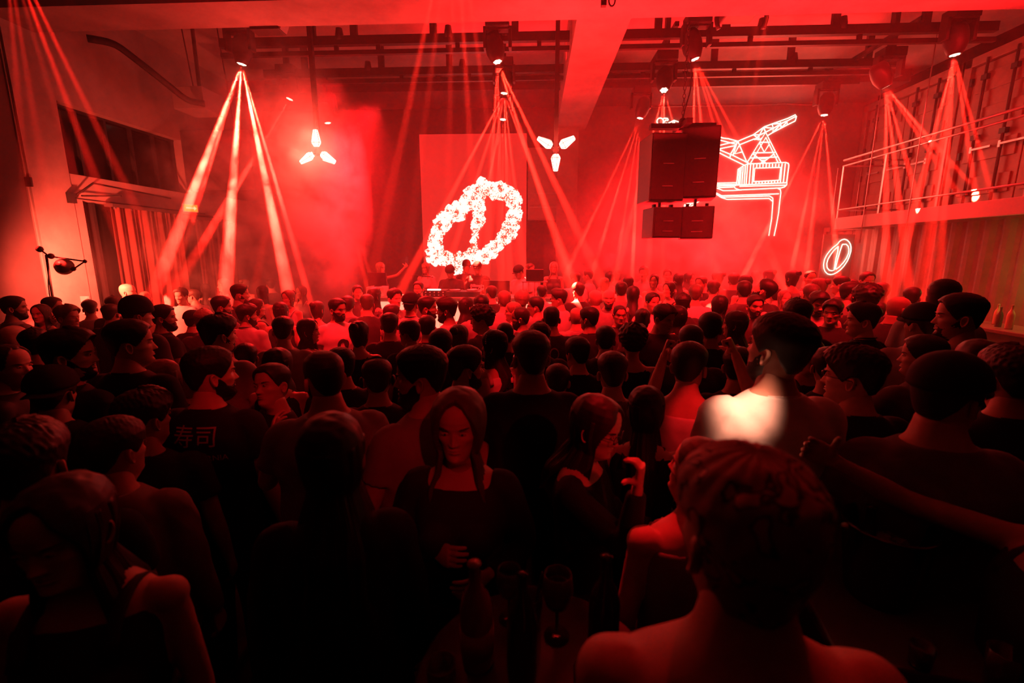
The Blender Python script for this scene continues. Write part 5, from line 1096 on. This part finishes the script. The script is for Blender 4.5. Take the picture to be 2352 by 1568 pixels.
ink = mat('print_white', (.55, .5, .48), .7); inkd = mat('print_dark', (.02, .018, .018), .7); inkg = mat('print_grey', (.30, .22, .2), .7)
def sh_mat(): pass
for info, pf, lab in PINFO:
    if not pf: continue
    if pf == 'sushi':
        V, F = text_mesh('寿司', .10); decal(info, V, F, 0, 1.345, -1, mat('print_dim', (.5, .45, .42), .7), 'back_print')
        V, F = text_mesh('CALIFORNIA', .036); decal(info, V, F, .03, 1.275, -1, MATS['print_dim'], 'back_print')
    if pf == 'fls': V, F = text_mesh('FLS', .065, bold=.002); decal(info, V, F, -.07, 1.33, -1, mat('print_dim', (.5, .45, .42), .7), 'back_print')
    if pf == 'ring': V, F = ring_mesh(.045, .058, .75); decal(info, V, F, .03, 1.33, -1, inkg, 'back_print')
    if pf == 'disc': V, F = ring_mesh(.0, .058); decal(info, V, F, -.03, 1.30, 1, inkg, 'chest_print')
    if pf == 'skull':
        V, F = ring_mesh(.07, .115, .9); decal(info, V, F, 0, 1.30, -1, inkg, 'back_print')
        for k in range(3): V, F = ring_mesh(.0, .026-.004*k, 1.3, 20, 3, 0, .03-.03*k); decal(info, V, F, 0, 1.29, -1, inkg, 'back_print')
    if pf == 'daily': V, F = text_mesh('DAILY', .055, bold=.002); decal(info, V, F, 0, 1.27, -1, ink, 'back_print'); V, F = ring_mesh(0, .03, 1.4, 16, 3); decal(info, V, F, 0, 1.37, -1, ink, 'back_print')
    if pf == 'bbc': V, F = text_mesh('Billionaire\nBoys Club', .075, shear=.35, bold=.003); decal(info, V, F, -.01, 1.26, 1, mat('print_bright', (.9, .85, .8), .6), 'chest_print', .008)
    if pf == 'choker':
        t = np.linspace(0, 2*np.pi, 25)[:-1]
        for z in (1.505, 1.49): MB().tube(info['bendf']([(.052*math.cos(q), -.018+.052*math.sin(q), z-.006*math.sin(q)) for q in t]), .004, 6, True).build('choker', blk, info['root'], True)
    if pf == 'band':
        t = np.linspace(-1.5, 1.5, 19)
        for k, q in enumerate(t):
            P = np.array([[.0835*math.sin(q), .035, .135+.10*math.cos(q)]]); MB().ball(info['toH'](P)[0], .006, 5).build('headband_pearl', mat('pearl', (.9, .85, .8), .2), info['root'], True)
    if pf == 'bandana':
        bm_ = mat('bandana_cloth', (.20, .12, .10), .8); nt = bm_.node_tree; tc = nt.nodes.new('ShaderNodeTexCoord'); vo = nt.nodes.new('ShaderNodeTexVoronoi'); vo.inputs['Scale'].default_value = 24; vo.distance = 'MANHATTAN'; no = nt.nodes.new('ShaderNodeTexNoise'); no.inputs['Scale'].default_value = 16; mx = nt.nodes.new('ShaderNodeMix'); mx.data_type = 'VECTOR'; mx.inputs[0].default_value = .12
        nt.links.new(tc.outputs['Object'], mx.inputs[4]); nt.links.new(no.outputs['Color'], mx.inputs[5]); nt.links.new(tc.outputs['Object'], no.inputs['Vector']); nt.links.new(mx.outputs[1], vo.inputs['Vector'])
        cr = nt.nodes.new('ShaderNodeValToRGB'); cr.color_ramp.interpolation = 'CONSTANT'; E_ = cr.color_ramp.elements; E_[0].position = 0; E_[0].color = (.35, .2, .17, 1); E_[1].position = .42; E_[1].color = (.02, .012, .01, 1); e = E_.new(.62); e.color = (.22, .12, .1, 1)
        nt.links.new(vo.outputs['Distance'], cr.inputs[0]); nt.links.new(cr.outputs[0], nt.nodes['Principled BSDF'].inputs['Base Color'])
        HS[0] = 1.0; n, m = 110, 90; th = thetas(n, .1); z = np.concatenate([np.linspace(-.03, .15, 60), .15+.0855*np.sin(np.linspace(.05, np.pi/2, 30))]); T, Z = np.meshgrid(th, z); at_ = np.abs(T)
        hl = np.interp(at_, [0, .5, 1.0, 1.35, 1.6, 1.9, 2.4, 3.15], [.165, .16, .145, .135, .132, .06, .015, .0]); k = sstep(-.006, .006, Z-hl)
        P = head_surf(T, Z, 0, 0); Q = head_surf(T, Z, 1, 0)-P; o_ = .009 + .0035*np.abs(np.sin(T*9+Z*30))*sstep(.14, .2, Z) + .002*noise_np(P, 60, 3); P = P+Q*(-.016+(o_+.016)*k)[..., None]
        mb = MB(); mb.add(info['toH'](P.reshape(-1, 3)), grid_faces(len(z), n)); mb.F.append(tuple((len(z)-1)*n+i for i in range(n))); mb.build('bandana', bm_, info['root'], True)
    if lab.startswith('bearded man in a white t-shirt printed'):
        pass
for info, pf, lab in PINFO:
    if lab.startswith('bearded man in a white t-shirt printed'):
        V, F = ring_mesh(.035, .075, .8); decal(info, V, F, .0, 1.24, 1, inkd, 'chest_print'); V, F = ring_mesh(0, .04, .7); decal(info, V, F, -.04, 1.26, 1, inkd, 'chest_print'); V, F = text_mesh('ANTS', .08, bold=.004); decal(info, V, F, 0, 1.13, 1, inkd, 'chest_print')
    if 'headphones' in lab:
        t = np.linspace(-1.45, 1.45, 15); MB().tube(info['toH']([(.088*math.sin(q), -.005, .13+.115*math.cos(q)) for q in t]), .006, 6).build('headphone_band', blk, info['root'], True)
        for sx in (-1, 1): MB().ball(info['toH']([[sx*.09, -.008, .10]])[0], .03, 8, (.5, 1, 1.1)).build('ear_cup', blk, info['root'], True)
def find(s): return next(i for i, _, l in PINFO if s in l)
def wpos(info, which, off=(0, 0, 0)):
    bpy.context.view_layer.update(); r = info['root']; return r.matrix_world @ (Vector(info[which])+Vector(off))
# ---------------------------------------------------------------- stage, booth and equipment
st = MB().box(-4.2, 2.4, 8.1, 11.25, 0, .25).build('floor_stage', dark); st['kind'] = 'structure'
YBo = 7.6; bx0, bx1 = aty(868, 684, YBo).x, aty(1292, 684, YBo).x; zt = aty(1000, 683, YBo).z
bo = empty('dj_booth', ((bx0+bx1)/2, YBo, 0), 0, 'long DJ booth with backlit pale plank front', 'dj booth'); hw = (bx1-bx0)/2
MB().box(-hw, hw, 0, .72, zt-.06, zt).build('counter_top', MATS['bar_top'], bo, bevel=.008)
MB().box(-hw, hw, .66, .7, .25, zt-.06).build('back_panel', dark, bo)
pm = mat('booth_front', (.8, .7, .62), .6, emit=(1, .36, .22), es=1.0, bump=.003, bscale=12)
n = 12
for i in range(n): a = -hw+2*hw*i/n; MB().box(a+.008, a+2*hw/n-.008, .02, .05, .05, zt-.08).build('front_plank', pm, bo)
MB().box(-hw, hw, .055, .08, 0, zt-.06).build('front_board', mat('booth_back', (.5, .3, .25), .6), bo)
def dev(name, px, py, w, d, h, mt, lab, cat, dy=.3, rz=0, z=None):
    P = aty(px, py, YBo+dy); r = empty(name, (P.x, YBo+dy, zt if z is None else z), math.radians(rz), lab, cat); MB().box(-w/2, w/2, -d/2, d/2, 0, h).build('casing', mt, r, bevel=.006); return r
lap = mat('laptop_shell', (.12, .11, .11), .4, .3)
def laptop(px, lab, rz=180, w=.34, z=None, dy=.3, ht=.23, lid=lap):
    P = aty(px, 660, YBo+dy); r = empty('laptop', (P.x, YBo+dy, zt if z is None else z), math.radians(rz), lab, 'laptop')
    MB().box(-w/2, w/2, -.12, .12, 0, .02).build('base', lap, r, bevel=.003)
    l = MB().obox((0, .12, .02), (0, .19, .02+ht), w, .012, (0, 1, 0)).build('lid', lid, r); MB().obox((0, .112, .035), (0, .180, ht), w-.03, .002, (0, 1, 0)).build('display', mat('display_red', (.1, .02, .02), .3, emit=(1, .08, .05), es=.5), l)
    MB().box(-.14, .14, -.06, .08, .02, .024).build('keyboard', blk, r); return r
laptop(1143, 'wide dark laptop with its lid towards the crowd on the right of the booth', 180, .44, ht=.26)
mx = dev('mixer', 1003, 675, .40, .36, .11, blk, 'black DJ mixer with knobs in the middle left of the booth', 'mixer')
for k in range(5):
    for j in range(2): MB().cyl((-.15+k*.075, -.18, .03+j*.045), (-.15+k*.075, -.20, .03+j*.045), .012, n=10).build('knob', steel, mx, True)
MB().box(-.12, .10, -.19, -.12, .11, .13).build('display', mat('mixer_display', (.5, .4, .3), .3, emit=(1, .65, .5), es=3), mx)
for px, lab in ((1045, 'media player deck left of the capped DJ'), (1085, 'media player deck in front of the hoodie DJ')):
    dk = dev('turntable_deck', px, 675, .31, .36, .09, blk, lab, 'dj deck'); MB().lathe([(.001, .09), (.1, .09), (.1, .11), (.09, .115), (.001, .115)], (0, 0, 0), 28).build('platter', steel, dk, True)
pr = dev('flight_case', 868, 675, .30, .3, .16, mat('case_white', (.7, .65, .6), .5), 'pale flight case under the dark screen at the left end of the booth', 'case'); 
for sx in (-1, 1):
    for zz in (.05, .12): MB().cyl((sx*.08, -.15, zz), (sx*.08, -.165, zz), .016, n=10).build('corner_stud', blk, pr, True)
sc = empty('monitor', (aty(868, 650, YBo+.3).x, YBo+.3, zt+.16), 0, 'small dark screen standing on the pale flight case', 'monitor'); MB().box(-.16, .16, -.03, .03, .02, .24).build('screen', mat('lap_screen', (.03, .02, .03), .2), sc, bevel=.004); MB().box(-.05, .05, -.06, .06, 0, .02).build('foot', blk, sc)
mo = empty('monitor', (aty(1228, 655, YBo+.3).x, YBo+.3, zt), 0, 'small screen on a wire rack at the right end of the booth', 'monitor')
MB().box(-.15, .15, -.02, .02, .26, .46).build('screen', MATS['lap_screen'], mo, bevel=.004)
for sx in (-.2, -.1, 0, .1, .2): MB().box(sx-.006, sx+.006, -.01, .01, 0, .26).build('rack_bar', steel, mo)
MB().box(-.22, .22, -.08, .08, .24, .26).build('rack_shelf', steel, mo)
ms = empty('microphone_stand', (aty(932, 650, YBo+.5).x, YBo+1.0, .25), 0, 'thin microphone stand left of the DJs', 'stand'); MB().tube([(0, 0, 0), (0, 0, 1.45)], .01, 8).build('pole', blk, ms); MB().tube([(-.05, 0, 1.45), (.35, -.05, 1.42)], .009, 8).build('boom', blk, ms); MB().ball((.38, -.05, 1.42), .025, 7).build('microphone', steel, ms, True); MB().lathe([(.001, .03), (.14, .01), (.14, 0), (.001, 0)], (0, 0, 0), 20).build('base', blk, ms, True)
area('booth_top_light', ((bx0+bx1)/2, YBo-.12, zt+.25), ((bx0+bx1)/2, YBo-.05, 0), 6, 4, .1, (1, .2, .12), spread=120)
# things in hands
def phone(info, which, lab, off=(0, 0, .07), rz=0, scr=True):
    p = wpos(info, which); r = empty('phone', p+Vector(off), info['root'].rotation_euler.z+rz, lab, 'phone'); r.rotation_euler.x = .1
    MB().box(-.037, .037, -.004, .004, -.075, .075).build('casing', blk, r, bevel=.003); MB().box(-.033, .033, -.0055, -.004, -.070, .070).build('display', mat('phone_display', (.8, .7, .6), .3, emit=(1, .75, .6), es=1.6), r); return r
phone(find('holding up a phone'), 'hl', 'lit phone held up by the woman left of the booth', (0, 0, .09))
def can(p, lab, r=.031, h=.12, m=None, rx=0):
    o = empty('drink_can', p, 0, lab, 'can'); o.rotation_euler.x = rx; MB().lathe([(.001, -h/2), (r*.85, -h/2), (r, -h/2+.01), (r, h/2-.012), (r*.82, h/2), (r*.78, h/2-.004), (.001, h/2-.004)], (0, 0, 0), 20).build('can_body', m or mat('can_paint', (.5, .3, .25), .3, .6), o, True); MB().box(-.008, .008, -.012, .012, h/2-.004, h/2+.001).build('pull_tab', steel, o); return o
# high table in front with bottles and glasses
tb = empty('high_table', (0.02, 0.93, 0), 0, 'dark high table crowded with bottles in the shadow at the front', 'table')
MB().lathe([(.001, 1.05), (.29, 1.05), (.30, 1.065), (.30, 1.085), (.29, 1.095), (.001, 1.095)], (0, 0, 0), 40).build('table_top', MATS['bar_top'], tb, True); MB().cyl((0, 0, .02), (0, 0, 1.05), .035).build('column', blk, tb, True); MB().lathe([(.001, .03), (.22, .02), (.23, 0), (.001, 0)], (0, 0, 0), 30).build('base', blk, tb, True)
bg = mat('bottle_front', (.30, .12, .09), .12, spec=.9)
b = bottle(-.13, .96, 1.095, 1.05, 'clear bottle with a pale label leaning on the front table', None, bg, .12); MB().lathe([(.0415, .05), (.0415, .13)], (0, 0, 0), 18).build('bottle_label', mat('label_paper', (.5, .35, .3), .7), b, True)
bottle(-.02, .93, 1.095, .95, 'dark bottle in the middle of the front table', None, mat('bottle_dark', (.03, .02, .02), .08, spec=.9))
bottle(.18, .98, 1.095, 1.0, 'dark bottle with a bright neck at the right of the front table', None, MATS['bottle_dark'])
def wine(p, lab, s=1):
    o = empty('wine_glass', p, 0, lab, 'glass'); g = mat('clear_glass', (.9, .85, .8), .03, trans=.9, spec=.8)
    MB().lathe([(.001, 0), (.034*s, .002), (.034*s, .004), (.004*s, .012), (.004*s, .08*s)], (0, 0, 0), 20).build('stem', g, o, True)
    MB().lathe([(.004*s, .08*s), (.03*s, .10*s), (.042*s, .14*s), (.036*s, .19*s), (.034*s, .19*s), (.040*s, .14*s), (.028*s, .103*s), (.001, .085*s)], (0, 0, 0), 24).build('bowl', g, o, True); return o
wine((.07, 1.05, 1.095), 'wine glass with a glinting rim on the front table'); wine((-.06, 1.10, 1.095), 'smaller wine glass behind the bottles on the front table', .85)
def tumbler(p, lab, r=.034, h=.10, straw=False, grp=None):
    o = empty('tumbler', p, 0, lab, 'glass', grp); MB().lathe([(.001, 0), (r*.85, 0), (r, h), (r-.003, h), (r*.85-.003, .01), (.001, .008)], (0, 0, 0), 20).build('glass_wall', MATS['clear_glass'], o, True)
    if straw: MB().tube([(0, 0, .01), (.03, .0, h+.07)], .003, 6).build('straw', blk, o, True)
    return o
tumbler((.0, 1.08, 1.095), 'short glass with a black straw on the front table', straw=True); tumbler((.13, .86, 1.095), 'short empty glass near the front of the front table'); tumbler((-.2, .86, 1.095), 'short glass left of the leaning bottle')
# right front: counter with ice bucket and glassware
ct = empty('side_table', (1.22, 1.22, 0), math.radians(-12), 'dark side table with an ice bucket at the right front', 'table')
MB().box(-.36, .5, -.22, .26, 1.0, 1.04).build('table_top', MATS['bar_top'], ct, bevel=.008); MB().box(-.32, .46, -.18, .22, 0, 1.0).build('cabinet_body', dark, ct)
P = aty(2042, 1204, 1.32); bk = empty('ice_bucket', (P.x, P.y, 1.04), 0, 'large dark ice bucket with a shining rim on the side table', 'bucket'); hb = P.z-1.04
MB().lathe([(.001, 0), (.085, 0), (.09, .01), (.118, hb-.01), (.124, hb), (.118, hb+.006), (.110, hb-.01), (.084, .015), (.001, .012)], (0, 0, 0), 40).build('bucket_wall', mat('bucket_metal', (.10, .08, .08), .22, .9), bk, True)
for sx in (-1, 1): MB().ball((sx*.128, 0, hb-.01), .013, 7).build('handle_knob', steel, bk, True)
iv = mat('ice', (.5, .45, .45), .1, trans=.6)
random.seed(8)
for k in range(9):
    a = k*.7; r_ = .05*(k % 3)/1.5; o = MB().box(-.02, .02, -.02, .02, -.02, .02, np.array(Matrix.Rotation(a, 3, 'X') @ Matrix.Rotation(a*1.3, 3, 'Y')), (0, 0, 0)).build('ice_cube', iv, None, bevel=.005); o.location = (P.x+r_*math.cos(a*2), P.y+r_*math.sin(a*2), 1.04+hb-.06-.012*(k % 2)); tag(o, 'ice cube inside the large dark ice bucket', 'ice', 'ice cubes in the bucket')
MB().tube([(.02, .02, .05), (.03, .01, hb+.02)], .016, 8).build('bottle_neck', MATS['bottle_dark'], bk, True) if 0 else None
bottle(P.x-.02, P.y+.05, 1.04+hb-.26, .98, 'dark bottle standing in the ice bucket', None, MATS['bottle_dark'])
Q = [('shot glass beside the ice bucket, front left', 1.02, 1.06), ('shot glass beside the ice bucket, front right', 1.30, 1.05), ('tumbler at the right end of the side table', 1.52, 1.12), ('tumbler in front of the ice bucket', 1.16, 1.0), ('tumbler at the back of the side table', 1.5, 1.3)]
for lab, x, y in Q: tumbler((x, y, 1.04), lab, .028 if 'shot' in lab else .036, .06 if 'shot' in lab else .11)
# hits of light on backs and shoulders, from added spots without fixtures
def hit(info, off, E, size, src=(0, 0, 0), blend=.5, color=RED):
    bpy.context.view_layer.update(); p = info['root'].matrix_world @ Vector(off); spot('beam', src, p, E, size, blend, .03, vol=.01, color=color)  # unseen spot added for its target, no moving head behind it
hit(find('tall man in a white t-shirt'), (-.12, -.08, 1.46), 3000, 3.3, (.55, -.1, 5.4), 1.0, (1, .34, .2))
hit(find('bright patch on his grey'), (-.17, -.05, 1.36), 4500, 2.0, (-.2, -.2, 5.4), .5, (1, .10, .06))
hit(find('flat cap'), (.12, -.08, 1.42), 5200, 2.2, (2.8, -.2, 5.4), .5, (1, .16, .1))
hit(find('jewelled headband'), (.05, -.08, 1.30), 900, 2.6, (0, -.2, 5.4))
hit(find('brightly lit face'), (0, .1, 1.6), 500, 2.6, (-3, 1.6, 5.4))
hit(find('tattooed shoulder lit'), (-.1, .06, 1.42), 500, 6, (.2, 3.0, 5.2))
hit(find('patterned bandana'), (-.02, .03, 1.72), 90, 9, (1.2, 3.2, 5.2))
hit(find('raising both fists'), (.03, -.08, 1.36), 700, 3, (1.2, .3, 5.4))
hit(find('wavy hair facing the camera'), (0, .1, 1.58), 40, 16, (.5, -.6, 2.9), .9)  # this and the next two: face fill added near the camera
hit(find('touching her glasses'), (0, .1, 1.5), 48, 16, (1.3, -.2, 2.7), .9)
hit(find('gesturing and looking up'), (0, .1, 1.6), 70, 14, (.3, .2, 3.4), .9)
# ---------------------------------------------------------------- haze and smoke
def vol(name, x0, x1, y0, y1, z0, z1, dens, aniso=.25, noise_=None, lab=None):
    m = bpy.data.materials.new(name); m.use_nodes = True; nt = m.node_tree; nt.nodes.clear()
    o = nt.nodes.new('ShaderNodeOutputMaterial'); s = nt.nodes.new('ShaderNodeVolumeScatter'); s.inputs['Density'].default_value = dens; s.inputs['Anisotropy'].default_value = aniso; s.inputs['Color'].default_value = (1, .9, .85, 1)
    nt.links.new(s.outputs[0], o.inputs['Volume'])
    if noise_: noise_(nt, s)
    b = MB().box(x0, x1, y0, y1, z0, z1).build(name, m); b['kind'] = 'stuff'
    if lab: b['label'] = lab; b['category'] = 'haze'
    b.display_type = 'WIRE'; return b
vol('haze', XL+.01, XR-.6, 3.0, YB-.02, .02, ZC-.01, .016, lab='thin even haze filling the room over the crowd')
def smoke_nodes(cx, cy_, cz, rx, ry, rz, dens, scale, lo, hi, dist=.6):
    def f(nt, s):
        tc = nt.nodes.new('ShaderNodeTexCoord'); n = nt.nodes.new('ShaderNodeTexNoise'); n.inputs['Scale'].default_value = scale; n.inputs['Detail'].default_value = 3; n.inputs['Roughness'].default_value = .6; n.inputs['Distortion'].default_value = dist
        sub = nt.nodes.new('ShaderNodeVectorMath'); sub.operation = 'SUBTRACT'; sub.inputs[1].default_value = (cx, cy_, cz)
        dv = nt.nodes.new('ShaderNodeVectorMath'); dv.operation = 'DIVIDE'; dv.inputs[1].default_value = (rx, ry, rz)
        ln = nt.nodes.new('ShaderNodeVectorMath'); ln.operation = 'LENGTH'
        a = nt.nodes.new('ShaderNodeMapRange'); a.inputs[1].default_value = 1.0; a.inputs[2].default_value = .35; a.inputs[3].default_value = 0; a.inputs[4].default_value = 1
        b = nt.nodes.new('ShaderNodeMapRange'); b.inputs[1].default_value = lo; b.inputs[2].default_value = hi; b.inputs[3].default_value = 0; b.inputs[4].default_value = dens
        x = nt.nodes.new('ShaderNodeMath'); x.operation = 'MULTIPLY'
        L = nt.links.new; L(tc.outputs['Object'], n.inputs['Vector']); L(tc.outputs['Object'], sub.inputs[0]); L(sub.outputs[0], dv.inputs[0]); L(dv.outputs[0], ln.inputs[0]); L(ln.outputs['Value'], a.inputs[0]); L(n.outputs[0], b.inputs[0]); L(a.outputs[0], x.inputs[0]); L(b.outputs[0], x.inputs[1]); L(x.outputs[0], s.inputs['Density'])
    return f
c = aty(735, 400, 7.6)
vol('smoke', c.x-1.3, c.x+1.0, 6.2, 9.0, .8, 5.2, 1, .2, smoke_nodes(c.x-.12, 7.5, 3.0, .9, 1.3, 2.3, 2.2, 1.8, .42, .60), 'dense smoke cloud glowing round the left pendant lamp')
vol('smoke_drift', -5.6, -2.6, 5.6, 8.2, .9, 5.2, 1, .2, smoke_nodes(-4.1, 6.9, 3.0, 1.8, 1.7, 2.6, .9, 2.8, .46, .62), 'drifting smoke wisps in the thick beams on the left')
vol('smoke_bank', 0.2, 6.2, 7.6, 11.2, .9, 4.2, 1, .2, smoke_nodes(3.3, 9.4, 2.0, 3.4, 2.2, 2.2, .5, 1.5, .46, .62), 'bank of smoke rolling over the far half of the crowd')
